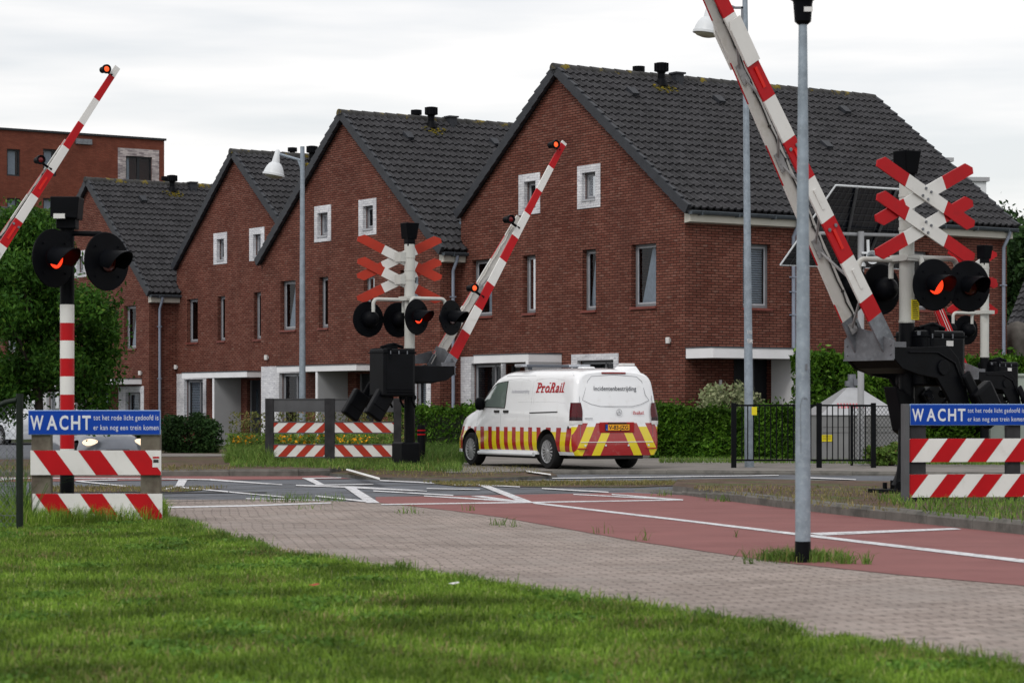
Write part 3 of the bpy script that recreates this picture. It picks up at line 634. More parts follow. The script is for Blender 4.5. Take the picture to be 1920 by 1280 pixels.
# house four
h4 = house((-12.23, 81.48), 10.0, 10.4, 4.8, 9.08, 5.12, 5.0, 'fourth brick house, behind the leafy tree at the left', M_brick)
add_window(h4, h4.rect(233, 255, 573, 654), curtain=1); add_window(h4, h4.rect(176, 190, 580, 655), curtain=3); add_window(h4, h4.rect(110, 124, 585, 656), curtain=3)
small_win(h4, (140, 162, 470, 520), (145, 157, 480, 512)); small_win(h4, (185, 208, 462, 514), (190, 203, 472, 506))
add_window(h4, h4.rect(236, 264, 735, 800), 'third', curtain=2, sur=h4.rect(223, 270, 724, 802))
add_window(h4, h4.rect(88, 113, 724, 800), 'third', curtain=3, sur=h4.rect(76, 118, 712, 802))
c = canopy(h4, 80, 215, 711.5, 721); xs = h4.fac(141, 700, .95)[0]; screen_wall(h4, xs+.02, c[2]-.001, .95)
door(h4, h4.rect(185, 205, 724, 850)); wall_lamp(h4, 266, 699)
finish_walls(h4); roof(h4, vents=[('flue', 3.0, .5), ('cap', 3.2, -.1), ('box', 3.9, .25), ('tile', 1.6, 1.0), ('tile', 5.4, 1.0)])
downpipe(h4, .35, 4.9, ZB)
# house five
h5 = house((-16.98, 90.34), 11.6, 10.4, 6.0, 8.86, 4.4, 4.6, 'leftmost brick house, only its dark ridge showing behind the tree', M_brick)
add_window(h5, h5.rect(32, 55, 735, 800), 'third', curtain=3, sur=h5.rect(20, 66, 724, 802)); add_window(h5, h5.rect(60, 75, 590, 660)); add_window(h5, h5.rect(10, 30, 594, 662), curtain=1)
finish_walls(h5); roof(h5, vents=[('tile', 2.2, 1.0)])
# apartment block far left, its long side parallel to the side walls
bx, bd = (308-960)/F*143, 143.
ar = thing('apartment_block', 'tall flat roofed orange brick apartment block behind the houses at far left', 'building', (bx, bd, 0), R(33.9))
def apx(px, py):   # point on its face: local x (negative to the left), z
    r = (px-960)/F; n_ = Vector((.5577, -.830, 0)); C_ = Vector((bx, bd, 0)); D = C_.dot(n_)/(r*n_.x+n_.y); p = Vector((r*D, D, 0))-C_
    return p.dot(us), H+(YH-py)*D/F
zt = H+(YH-264)*bd/F
aw = MB(); aw.bb(-34, 0, 0, 14, -1, zt); cut = MB(); wins = []
for col_, (p0, p1) in enumerate([(13, 38), (81, 106), (-60, -35)]):
    for rw in range(4): wins.append((p0, p1, 279+rw*92, 331+rw*92, 0))
for rw in range(3): wins.append((236, 285, 292+rw*92, 345+rw*92, 1))
wo = aw.build('wall', M_brick2, ar)
for p0, p1, q0, q1, sty in wins:
    xa, z1_ = apx(p0, q0); xb, z0_ = apx(p1, q1); cut.bb(xa, xb, -.1, .5, z0_, z1_)
    if sty:
        Xa, Z1 = apx(221, q0-15); Xb, Z0 = apx(298, q1+14)
        cut.bb(Xa+.01, Xb-.01, -.12, .05, Z0, Z1)
    f = MB(); t_ = .09
    for a, b, c_, d_ in ((xa, xa+t_, z0_, z1_), (xb-t_, xb, z0_, z1_), (xa+t_, xb-t_, z1_-t_, z1_), (xa+t_, xb-t_, z0_, z0_+t_)): f.bb(a, b, .1, .2, c_, d_)
    if sty: xm = (xa+xb)/2; f.bb(xm-.08, xm+.08, .1, .2, z0_+t_, z1_-t_)
    w = f.build('window', M_door, ar); g = MB(); g.poly([(xa, .15, z0_), (xb, .15, z0_), (xb, .15, z1_), (xa, .15, z1_)]); g.build('pane', M_glass, w)
    cm = MB(); cm.bb(xa+.1, xa+(xb-xa)*(.75 if not sty else .2), .3, .32, z0_, z1_); cm.build('curtain', M_curtain, w)
    if sty:
        sb = MB()
        for q in ((Xa, xa, Z0, Z1), (xb, Xb, Z0, Z1), (xa, xb, z1_, Z1), (xa, xb, Z0, z0_)): sb.bb(q[0], q[1], -.02, .06, q[2], q[3])
        sb.build('surround', M_mottle, w)
boolean_cut(wo, cut.build('cutter', M_brick2, ar))
mb = MB(); mb.bb(-34.1, .1, -.1, 14.1, zt, zt+.12); mb.build('roof_edge', M_door, ar)
mb = MB(); xa, z_ = apx(156, 266); mb.bb(xa-.5, xa+.5, -.15, -.003, z_-.15, z_+.15); mb.build('vent_grille', M_galvd, ar)
# far right: white buildings behind the roof, dark tiled house, trees
def white_block(px0, px1, py, D, lab):
    t = thing('white_building', lab, 'building', ((px0+px1)/2/F*D-960/F*D, D, 0), R(8)); w_ = (px1-px0)/F*D; z_ = H+(YH-py)*D/F
    b = MB(); b.bb(-w_/2, w_/2, 0, w_*2, -.5, z_); b.build('wall', M_whcam, t); b = MB(); b.bb(-w_/2-.1, w_/2+.1, -.1, w_*2+.1, z_, z_+.15); b.build('roof_edge', M_greyp, t)
white_block(1752, 1783, 303, 95, 'narrow white building top above the roof slope, left of two'); white_block(1806, 1850, 340, 90, 'pale block with flat top showing just left of the tree')
gh = thing('garden_house', 'low house with dark tiled roof at the right edge behind the parasol', 'house', (15.3, 74, 0), R(-28))
mb = MB(); mb.bb(0, 9, 0, 8, -.5, 3.2); mb.build('wall', M_brick, gh)
mb = MB(); tiles(mb, (0, 0), (0, 0.01), 0, 1) if False else None
rb = MB(); rb.M = Matrix.Rotation(R(-90), 4, 'Z') @ Matrix.Translation((-4.0, 0, 0)) if False else Matrix.Identity(4)
rb.M = Matrix(((0, 1, 0, 0), (-1, 0, 0, 4.0), (0, 0, 1, 0), (0, 0, 0, 1)))
tiles(rb, (0, 6.4), (4.5, 2.95), -.3, 9.3); tiles(rb, (0, 6.4), (-4.5, 2.95), -.3, 9.3); rb.build('roof', M_tile, gh)
mb = MB(); mb.prism([(.0, 0.05, 3.2), (0, 7.95, 3.2), (0, 4, 6.2)], (9, 0, 0)); mb.build('gable', M_brick, gh)
# ------------------------------------------------------------------ vegetation
def blob_points(blobs, n, shell=.55, clump=.0):
    out = []; tot = sum(b[3]*b[4]*b[5] for b in blobs)
    for (x, y, z, a, b, c) in blobs:
        k = int(n*a*b*c/tot)+8; v = RNG.normal(size=(k, 3)); v /= np.linalg.norm(v, axis=1)[:, None]; r = (shell+(1-shell)*RNG.random((k, 1)))**.8
        out.append(np.array([x, y, z])+v*r*np.array([a, b, c]))
    return np.concatenate(out)
def tree(name, label, base, trunk_r, trunk_h, blobs, n, size, m, group=None, droop=.5, cat='tree'):
    t = thing(name, label, cat, base, 0, group); tb = MB(); top = Vector((0, 0, trunk_h))
    tb.tube([(0, 0, -.3), (.03, 0, trunk_h*.4), (0, .04, trunk_h*.75), top], trunk_r, 9, 0, trunk_r*.7)
    for (x, y, z, a, b, c) in blobs:
        e = Vector((x, y, z)); mid = top.lerp(e, .5)+Vector((0, 0, .15)); tb.tube([top-Vector((0, 0, .3)), mid, e], trunk_r*.45, 6, 0, trunk_r*.08)
        for q in range(3): tb.tube([mid, e+Vector((random.uniform(-a, a), random.uniform(-b, b), random.uniform(-c, c)))*.8], trunk_r*.2, 5, 0, trunk_r*.04)
    tb.build('trunk', M_bark, t, smooth=60)
    # leaves gathered in sprays
    sp = blob_points(blobs, max(60, n//26), .35); reps = 26
    cc = np.repeat(sp, reps, 0)+RNG.normal(size=(len(sp)*reps, 3))*np.array([.17, .17, .15])*(size/.055)**.7
    leaf_mesh('crown', cc, size, m, t, .42, droop)
    return t
bl = []
random.seed(3)
for i in range(34):
    a = random.random()*6.28; rr = random.uniform(.2, 2.1); zz = random.uniform(1.9, 5.5); k = 1-abs(zz-3.4)/3.6
    bl.append((math.cos(a)*rr*k*1.0, math.sin(a)*rr*k, zz, random.uniform(.3, .62), random.uniform(.3, .62), random.uniform(.28, .5)))
bl += [(x_*.33-1.9, random.uniform(-.7, .5), random.uniform(1.2, 2.1), .4, .4, .42) for x_ in range(6)]+[(.4, -.3, 2.2, .5, .5, .5), (.9, -.2, 1.9, .45, .4, .5), (-.2, -.5, 3.3, .7, .5, .6), (1.55, 0, 2.0, .4, .4, .5), (1.5, 0, .95, .28, .28, .35), (1.35, 0, 1.45, .35, .35, .5), (-.7, -.2, 1.3, .5, .4, .35), (1.3, .2, 2.4, .55, .5, .5), (1.45, 0, 3.1, .4, .5, .4)]
tb_ = P(72, 760, 56); tree('street_tree', 'leafy ash tree with drooping sprays at far left before the houses', (tb_.x, 56, 0), .12, 1.9, [(b[0]-.1, b[1], b[2]+.05, b[3], b[4], b[5]) for b in bl], 52000, .062, M_tree)
for i, (px, D, ht, wd, lab) in enumerate([(1862, 92, 9.7, 1.9, 'tall dark tree peeping over the eave at the right edge'), (1930, 80, 7.4, 2.7, 'broad dark tree at the right edge of the picture'), (1900, 110, 9.4, 3.0, 'most distant tree at right, behind the others')]):
    b_ = []
    for q in range(16):
        a = random.random()*6.28; rr = random.uniform(0, wd*.7); zz = random.uniform(ht*.3, ht*.9); b_.append((math.cos(a)*rr*(1.25-zz/ht), math.sin(a)*rr, zz, wd*.38, wd*.38, wd*.36))
    tree('garden_tree', lab, ((px-960)/F*D, D, 0), .18, ht*.4, b_, 20000, .11, M_laurel, None, .2)
def hedge(label, a, b, th, h, n, m, size=.05, zb=.05, wob=.085, name='hedge', aspect=.4, core=M_core):
    a = Vector((a[0], a[1], 0)); b = Vector((b[0], b[1], 0)); L = (b-a).length; ang = math.atan2(b.y-a.y, b.x-a.x)
    t = thing(name, label, 'hedge' if name == 'hedge' else 'bush', (a.x, a.y, 0), ang)
    nn = n; u = RNG.random(nn)*L; f = RNG.random(nn); face = RNG.random(nn)
    lump = .5*np.sin(u*2.1+1)+.5*np.sin(u*5.3); hh = h+wob*lump
    y = np.where(face < .5, RNG.random(nn)**2*.25*th, np.where(face < .82, RNG.random(nn)*th, th-RNG.random(nn)**2*.2*th))
    z = np.where(face < .5, RNG.random(nn)*hh, np.where(face < .82, hh-RNG.random(nn)**2*.22, RNG.random(nn)*hh))
    y = y+wob*.8*np.sin(u*3.7+z*4)*(y < th/2); z = z+zb+RNG.normal(size=nn)*.02+(z > hh-.1)*(RNG.random(nn) < .12)*np.abs(RNG.normal(size=nn))*.09; y = y-(RNG.random(nn) < .08)*np.abs(RNG.normal(size=nn))*.07
    end = RNG.random(nn) < .06; u = np.where(end, np.where(f < .5, RNG.random(nn)*.1, L-RNG.random(nn)*.1), u); y = np.where(end, RNG.random(nn)*th, y)
    leaf_mesh('foliage', np.c_[u, y, z], size, m, t, aspect, -.3)
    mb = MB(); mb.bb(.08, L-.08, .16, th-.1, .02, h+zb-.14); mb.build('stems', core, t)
    return t
hedge('low clipped green hedge in front of the gable, running behind the white van', (2.9, 54.6), (-2.55, 62.7), .8, 1.12, 26000, M_conif, .05)
hedge('low clipped hedge between the van and the black railings', (3.1, 54.5), (6.5, 53.6), .8, 1.12, 24000, M_conif, .05)
hedge('tall clipped conifer hedge standing behind the grey cabinet', (6.75, 53.5), (16.5, 60.0), .9, 2.25, 52000, M_conif, .07, wob=.10)
def bush(label, c, r, h, n, m, size, name='bush', group=None, z0=.05):
    t = thing(name, label, 'bush', (c[0], c[1], 0), 0, group)
    v = RNG.normal(size=(n, 3)); v /= np.linalg.norm(v, axis=1)[:, None]; rr = (.55+.45*RNG.random((n, 1))); q = np.sign(v)*np.abs(v)**.7*rr*np.array([r, r*.8, h/2])+np.array([0, 0, h/2+z0])
    q += .05*np.sin(q[:, [1, 2, 0]]*9); q = q[q[:, 2] > z0]
    leaf_mesh('foliage', q, size, m, t, .55, 0)
    mb = MB()
    for k in range(7):
        a = k*.9; mb.tube([(0, 0, 0), (math.cos(a)*r*.3, math.sin(a)*r*.3, h*.4), (math.cos(a)*r*.55, math.sin(a)*r*.5, h*.8)], .02, 5)
    mb.build('stems', M_bark, t); return t
bp_ = P(357, 860, 58); bush('rounded dark evergreen bush left of the grey screen wall', (bp_.x, 58), .74, 1.05, 9000, M_laurel, .042, z0=.0)
bp_ = P(262, 860, 61); bush('dark bush just right of the left warning boards', (bp_.x, 61), .8, .85, 8000, M_laurel, .042, z0=.0)
bp_ = P(1365, 700, 55.3); bush('pale variegated shrub in front of the shaded porch', (bp_.x, 54.9), .8, 1.75, 3800, leafmat('pale_leaf', (.12, .16, .07, 1), (.32, .34, .2, 1), None, .25), .05)
bp_ = P(1610, 850, 50); bush('low green bush at the foot of the mesh fence', (P(1668, 850, 47.5).x, 47.5), .5, .45, 2500, M_weed, .045)
# flower bed behind the middle fence
fl = thing('flower_bed', 'bed of yellow flowers behind the striped middle fence', 'flower bed', (-5.0, 52.2, 0))
n = 5200; q = np.c_[RNG.random(n)*3.6-1.2, RNG.random(n)*.9, .12+.52*RNG.random(n)]; leaf_mesh('foliage', q, .045, M_weed, fl, .4, 0)
n = 380; q = np.c_[RNG.random(n)*3.4-1.1, RNG.random(n)*.8, .42+.18*RNG.random(n)]; q = q[np.sin(q[:, 0]*5)+RNG.random(n)*1.4 > .2]; leaf_mesh('flowers', q, .035, M_flower, fl, .9, 0)
wb = thing('wild_border', 'border of tall reddish weeds growing behind the middle fence', 'plants', (-5.0, 54.5, 0))
n = 5200; q = np.c_[RNG.random(n)*4-1.4, RNG.random(n)*.9, .1+1.0*RNG.random(n)**1.5]; leaf_mesh('foliage', q, .045, leafmat('border_leaf', (.07, .10, .02, 1), (.18, .17, .06, 1), (.24, .10, .05, 1), .3), wb, .35, 0)
# lawn blades
pts = []
lp = [(q.x, q.y) for q in LAWNW]
t = np.c_[RNG.random(620000)*11-5.2, 8.6+RNG.random(620000)**1.25*19.]
t = t[in_poly(t, np.array(lp))]; t = t[np.abs(t[:, 0]) < t[:, 1]*.235+.4]
pat = .5+.5*np.sin(t[:, 0]*1.7+np.sin(t[:, 1]*.9)*2)*np.sin(t[:, 1]*.8+np.cos(t[:, 0]*1.3)*2); keep = RNG.random(len(t)) < .55+.45*pat; t = t[keep]
edge = []; lw = np.array(lp[:15])
for i in range(260):
    k = RNG.integers(1, 14); u = RNG.random(); c = lw[k]*(1-u)+lw[k+1]*u; c = c+RNG.normal(size=2)*.05; edge.append(c+RNG.normal(size=(RNG.integers(10, 90), 2))*RNG.uniform(.03, .10))
t = np.concatenate([t]+edge)
o = blades('grass', t, .01, .042, .0075, M_blade, .8); tag(o, kind='stuff', label='short mown green grass in the foreground', cat='grass')
spots = []
for i in range(46):
    k = RNG.integers(0, len(t)); spots.append(t[k]+RNG.normal(size=(140, 2))*np.array([.16, .22]))
o = blades('dry_grass', np.concatenate(spots), .012, .05, .008, M_dry, 1.1); tag(o, kind='stuff', label='straw coloured dead blades scattered in patches over the lawn', cat='dry grass')
spots = []
for i in range(60):
    k = RNG.integers(0, len(t)); c = t[k]; q_ = RNG.normal(size=(110, 3))*np.array([.10, .12, .008]); q_[:, :2] += c; q_[:, 2] = np.abs(q_[:, 2])+.035; spots.append(q_)
spots = np.concatenate(spots); spots = spots[in_poly(spots[:, :2], np.array(lp))]
o = leaf_mesh('clover', spots, .016, leafmat('clover_leaf', (.055, .125, .018, 1), (.11, .21, .035, 1), None, .2), None, .8); tag(o, kind='stuff', label='clover patches in the lawn', cat='clover')
spots = []
for i in range(90):
    k = RNG.integers(1, 14); u = RNG.random(); c = lw[k]*(1-u)+lw[k+1]*u+RNG.normal(size=2)*.06; spots.append(c+RNG.normal(size=(RNG.integers(10, 60), 2))*RNG.uniform(.03, .09))
o = blades('edge_grass', np.concatenate(spots), .01, .075, .009, M_weed, .9); tag(o, kind='stuff', label='longer tufts hanging over the edge of the paving', cat='grass')
t = scatter([G(-120, 985), G(70, 990), G(200, 985), G(300, 980), G(318, 968), G(300, 958), G(60, 958), G(-120, 950)], 26000)
o = blades('tall_grass', t, 0, .17, .008, M_blade, .6); tag(o, kind='stuff', label='longer uncut grass around the feet of the left warning boards', cat='grass')
weeds = []
def tuft(px, py, n, r, z=0.): 
    g = G(px, py, z); a = RNG.normal(size=(n, 2))*r; weeds.append(np.c_[g.x+a[:, 0], g.y+a[:, 1]*.8])
for a in [(1500, 1052, 500, .16), (1465, 1050, 180, .12), (1540, 1053, 160, .12), (1585, 1058, 60, .04), (1625, 1059, 20, .02), (1405, 1058, 14, .03), (938, 985, 20, .05), (960, 988, 14, .05), (760, 963, 26, .1), (560, 938, 60, .25), (600, 940, 50, .2), (545, 942, 40, .15), (630, 939, 26, .1), (1210, 1014, 12, .05), (1130, 1001, 12, .05), (880, 958, 14, .06), (1380, 1008, 5, .02), (490, 940, 16, .1), (590, 955, 12, .1), (1240, 930, 20, .1), (1340, 940, 20, .1), (1360, 941, 18, .05)]: tuft(*a)
o = blades('weeds', np.concatenate(weeds), .005, .10, .009, M_weed, .8); tag(o, kind='stuff', label='weeds in the paving joints and round the near lamp post', cat='weeds')
M_tallw = leafmat('tall_weed', (.03, .07, .012, 1), (.09, .16, .03, 1), (.22, .20, .10, 1), .3)
def strip(polypx, n, h, z, m, nm, lab, w=.012):
    t = scatter([G(x, y, z) for x, y in polypx], n); o = blades(nm, t, z, h, w, m, .8); tag(o, kind='stuff', label=lab, cat='weeds')
strip([(500, 862), (860, 862), (870, 885), (700, 882), (560, 876), (430, 876), (440, 862)], 9000, .11, .12, M_weed, 'verge_grass', 'rough grass on the verge below the middle mast')
strip([(430, 853), (520, 856), (510, 872), (420, 868)], 5000, .30, .12, M_weed, 'verge_grass', 'tall grass left of the middle fence post')
strip([(780, 848), (905, 848), (880, 868), (862, 874), (820, 878), (770, 875)], 6500, .30, .05, M_tallw, 'verge_grass', 'tall weeds between the middle mast and the van')
strip([(560, 866), (1000, 876), (1020, 888), (850, 896), (690, 892)], 2600, .06, .06, M_dry, 'dry_grass', 'dry sparse grass on the middle island')
strip([(790, 904), (1330, 903), (1330, 909), (860, 911)], 5500, .05, .01, M_dry, 'dry_grass', 'dry grass strip between the tracks')
strip([(95, 911), (430, 914), (340, 922), (60, 923)], 1500, .05, .01, M_dry, 'dry_grass', 'dry grass strip beside the left lane')
strip([(1300, 912), (1690, 915), (1690, 960), (1560, 953), (1400, 930), (1300, 918)], 1500, .055, .12, M_dry, 'dry_grass', 'sparse dry grass on the right island')
strip([(1640, 930), (1730, 930), (2050, 950), (2050, 992), (1740, 965), (1650, 940)], 3200, .085, .12, M_weed, 'verge_grass', 'grass under the right warning boards')
strip([(1235, 862), (1400, 862), (1480, 866), (1660, 866), (1900, 866), (1900, 872), (1400, 868), (1235, 868)], 6500, .09, .11, M_weed, 'verge_grass', 'grass along the foot of the clipped hedge')
strip([(1690, 860), (2000, 860), (2000, 872), (1690, 870)], 6000, .12, .11, M_weed, 'verge_grass', 'grass beyond the right warning boards')
strip([(-100, 884), (300, 884), (440, 880), (440, 872), (-100, 874)], 1800, .05, .12, M_dry, 'dry_grass', 'dry grass on the left verge')
strip([(-60, 900), (60, 900), (60, 985), (-60, 985)], 900, .42, .0, M_tallw, 'tall_grass', 'tall wispy weeds round the left chain link fence post', .01)
strip([(20, 960), (60, 960), (60, 985), (20, 985)], 420, .5, .0, M_tallw, 'tall_grass', 'weeds climbing the end post of the chain link fence', .012)
# ------------------------------------------------------------------ level crossing equipment
def lamp(parent, c, phi, lit, r=.335, back=False, small=False):
    """round black backing disc with hooded lens; phi = facing, measured from the camera side towards +x of the local frame"""
    T = Matrix.Translation(c) @ Matrix.Rotation(phi, 4, 'Z')      # faces -y before the turn
    mb = MB(); mb.M = T
    mb.lathe([(0.001, .0), (r*.98, .012), (r, .022), (r*.98, .032), (0.001, .035)], 40, axis='Y')
    mb.lathe([(.15, .03), (.16, .10), (.14, .20), (.09, .25), (.001, .27)], 20, axis='Y')
    mb.lathe([(.125, -.03), (.125, .0)], 24, axis='Y')
    for k in range(4): a = k*math.pi/2+.8; mb.lathe([(.001, -.012), (.014, -.012), (.014, .002)], 8, axis='Y', c=(math.cos(a)*r*.72, 0, math.sin(a)*r*.72))
    o = mb.build('signal_lamp', M_black, parent, smooth=35)
    hb = MB(); hb.M = T; seg = 20; vs = []; cnt = seg+1
    for rr in (.135, .128):
        for k in range(cnt):
            a = R(-28)+R(236)*k/seg; x, z = math.cos(a), math.sin(a); L = .16+.20*max(0, (z+.45)/1.45)**.8
            vs.append((x*rr, -.002, z*rr)); vs.append((x*rr*1.04, -L, z*rr*1.02-.03))
    f = []
    for s_ in (0, 1):
        b = s_*2*cnt
        for k in range(seg): f.append([b+2*k, b+2*k+2, b+2*k+3, b+2*k+1])
    for k in range(seg): f.append([2*k+1, 2*k+3, 2*cnt+2*k+3, 2*cnt+2*k+1])
    hb.add(vs, f); hb.build('hood', M_black, o, smooth=50)
    lb = MB(); lb.M = T; lb.lathe([(.122, -.012), (.10, -.028), (.06, -.04), (.001, -.045)], 24, axis='Y'); lb.build('lens', M_lens if lit else M_lensoff, o, smooth=60)
    return o
def elbow_pipe(mb, p0, p1, r, mi=0):
    """horizontal pipe from p0 turning down to p1"""
    p0, p1 = Vector(p0), Vector(p1); c = Vector((p1.x, p1.y, p0.z)); dv = (c-p0).normalized(); k = .09; pts = [p0]
    for i in range(6): a = i/5*math.pi/2; pts.append(c-dv*k+dv*math.sin(a)*k-Vector((0, 0, k-math.cos(a)*k)))
    pts.append(p1); mb.tube(pts, r, 12, mi)
def crossbuck(parent, c, w, hgt, width, red, whitem, back=False, nm='crossbuck', yaw=0.):
    T = Matrix.Translation(c) @ Matrix.Rotation(yaw, 4, 'Z')
    root = None
    for k, s in enumerate((-1, 1)):
        a = math.atan2(hgt, w)*s; L = math.hypot(w, hgt)/2; mb = MB(); mb.M = T @ Matrix.Translation((0, .028*k, 0)) @ Matrix.Rotation(-a, 4, 'Y')
        hw = width/2; rs = L*.40
        def seg(pts, mi): mb.prism([(x, -.012, z) for x, z in pts], (0, .022, 0), mi)
        seg([(-rs*1.0, -hw), (rs, -hw), (rs, hw), (-rs, hw)], 1)
        for q in (-1, 1): seg([(q*rs, -hw), (q*(L-.02), -hw*.97), (q*L, -hw*.1), (q*(L-.10), hw), (q*rs, hw)] if s*q > 0 else [(q*rs, -hw), (q*(L-.10), -hw), (q*L, hw*.1), (q*(L-.02), hw*.97), (q*rs, hw)], 0)
        if not back and k == 0:
            for bx_ in (-.05, .05):
                for bz in (-.05, .05): mb.lathe([(.001, -.028), (.018, -.028), (.018, -.012)], 8, 2, axis='Y', c=(bx_+bz*.1, 0, bz*1.1))
        o = mb.build('cross_board', [red, whitem, M_galvd], parent)
def arm(parent, d, z0=1.95, L=5.6, el=57, band=.60, start=.75, full=True, lamps=(), gap=.23, w0=.215, w1=.12, slim=False, sleeve=None, joint=.62, busy=True, g0=.32, f0=None):
    """raised barrier arm: two banded plates that close up towards the tip, with cable, braces and lamps"""
    ce, se = math.cos(R(el)), math.sin(R(el)); root = MB()
    ax = Vector((d*ce, 0, se)); pe = Vector((-d*se, 0, ce)); o0 = Vector((d*start, 0, z0))
    def pt(t, h, y): return o0+ax*t+pe*h+Vector((0, y, 0))
    def wdt(t): return w0+(w1-w0)*t/L
    def gp(t): return max(.035, gap*(1-t/(L*1.05)))
    mb = MB()
    def plate(y_fn, t0, t1, inner, mi_out):
        pass
    nb = int(L/band)+2; f0 = band if f0 is None else f0; edge_ = lambda k: 0 if k < 0 else (g0 if k == 0 else g0+f0+(k-1)*band)
    for side in (-1, 1):
        Lx = L if side == -1 else L*joint
        for k in range(-1, nb):
            t0 = edge_(k); t1 = min(Lx, edge_(k+1))
            if t1 <= t0: continue
            mi = 2 if k < 0 else (0 if k % 2 == 0 else 1)
            th = .03*side
            q = []
            for t in (t0, t1):
                hw = wdt(t)/2; y = side*gp(t)
                q.append([pt(t, -hw, y), pt(t, hw, y), pt(t, hw, y-th), pt(t, -hw, y-th)])
            a, b = q
            # outer face, top edge, bottom edge, inner face
            mb.add(a+b, [[0, 1, 5, 4], [1, 2, 6, 5], [3, 0, 4, 7], [2, 3, 7, 6]], [mi, mi, mi, 2 if mi == 2 else 3])
            if k == -1: mb.add(a, [[0, 1, 2, 3]], mi)
            if t1 >= Lx-1e-6: mb.add(b, [[0, 1, 2, 3]], mi)
    a_ = mb.build('barrier_arm', [M_red, M_wht, M_galvd, M_whtin], parent)
    if slim:
        for hh in (-.03, .035): wm = MB(); wm.prism([pt(.33, hh, -gp(0)-.001), pt(L-.05, hh, -gp(0)-.001), pt(L-.05, hh+.014, -gp(0)-.001), pt(.33, hh+.014, -gp(0)-.001)], (0, -.003, 0)); wm.build('white_strip', M_wht, a_)
        return a_
    bb = MB(); T0 = .35; n = 0
    if not busy: T0 = L*.35
    while T0 < L*joint-.5:     # zigzag braces
        y0, y1 = -gp(T0)+.03, gp(T0+.5)-.03
        bb.tube([pt(T0, -.02, y0 if n % 2 else -y0), pt(T0+.5, .0, y1 if n % 2 else -y1)], .018, 6)
        for s_ in (0, 1):
            tt = T0+.5*s_; yy = (gp(tt)-.036)*(1 if (n+s_) % 2 == 0 else -1) if True else 0; c = pt(tt, 0, yy)
            bb.prism([c+ax*-.07+pe*-.07, c+ax*.07+pe*-.07, c+ax*.07+pe*.05, c+ax*-.07+pe*.05], (0, .012 if yy < 0 else -.012, 0))
        T0 += .62 if busy else 1.3; n += 1
    bb.build('brace', M_brace, a_)
    cb = MB(); pts = [pt(.05+i*.16, wdt(.05+i*.16)*.25+.012*math.sin(i*2.7), gp(i*.16)-.045) for i in range(int(L*joint/.16))]; cb.tube(pts, .010, 6)
    for i in range(2, len(pts), 3): cb.box(pts[i], (.03, .03, .03))
    cb.build('cable', M_ink if busy else M_whtin, a_)
    for k in range(0, nb-1):
        rf = MB()
        if k in (1, 2, 3, 4, 6) and edge_(k+1) < L:
            t = (edge_(k)+edge_(k+1))/2; c = pt(t, 0, -gp(t)); 
            if L > 6: rf.prism([c+ax*-.14+pe*-.022, c+ax*.14+pe*-.022, c+ax*.14+pe*.022, c+ax*-.14+pe*.022], (0, -.014, 0), 0 if k % 2 == 0 else 1)
            if L > 6 and k in (2, 4, 5):
                for hh in (-.06, .06):
                    c2 = pt(t+.17, hh, -gp(t)); bo_ = MB(); bo_.lathe([(.001, -.012), (.024, -.010), (.024, 0.001)], 12, 2, axis='Y', c=c2); bo_.build('bolt', [M_galvd]*3, a_)
        rf.v and rf.build('reflector', [emat('x', (0, 0, 0), 0) if False else mat('red_reflector', (.62, .015, .008), .2, var=.05), M_wht, M_galvd], a_)
    if sleeve:
        sb = MB(); t0, t1 = sleeve; hw = wdt(t0)/2+.012
        for side in (-1, 1):
            y = side*(gp(t0)+.006); sb.prism([pt(t0, -hw, y), pt(t1-.1, -hw, y), pt(t1, -hw+.05, y), pt(t1, hw, y), pt(t0, hw, y)], (0, .02*side, 0))
        sb.build('sleeve', M_wht, a_)
    for t, lit in lamps:
        c = pt(t, wdt(t)/2+(.22 if t < L-.4 else .12), -gp(t)-.02) if d > 0 else pt(t, wdt(t)/2+.09, 0)
        lm = MB(); c = c+Vector((0, .02, 0)); lm.tube([c+Vector((0, .13, 0)), c+Vector((0, -.05, 0))], .062, 16); lm.lathe([(.05, -.068), (.06, -.09), (.085, -.095), (.088, -.04), (.078, -.02), (.062, 0)], 20, axis='Y', c=c)
        lm.tube([c+Vector((0, .06, 0)), pt(t, 0, -gp(t)+.01)], .025, 6)
        lo = lm.build('arm_lamp', M_black, a_, smooth=40); le_ = MB(); le_.lathe([(.052, -.070), (.04, -.078), (.02, -.084), (.001, -.086)], 18, axis='Y', c=c); le_.build('lens', M_amber if lit else M_lensdr, lo, smooth=60)
    return a_
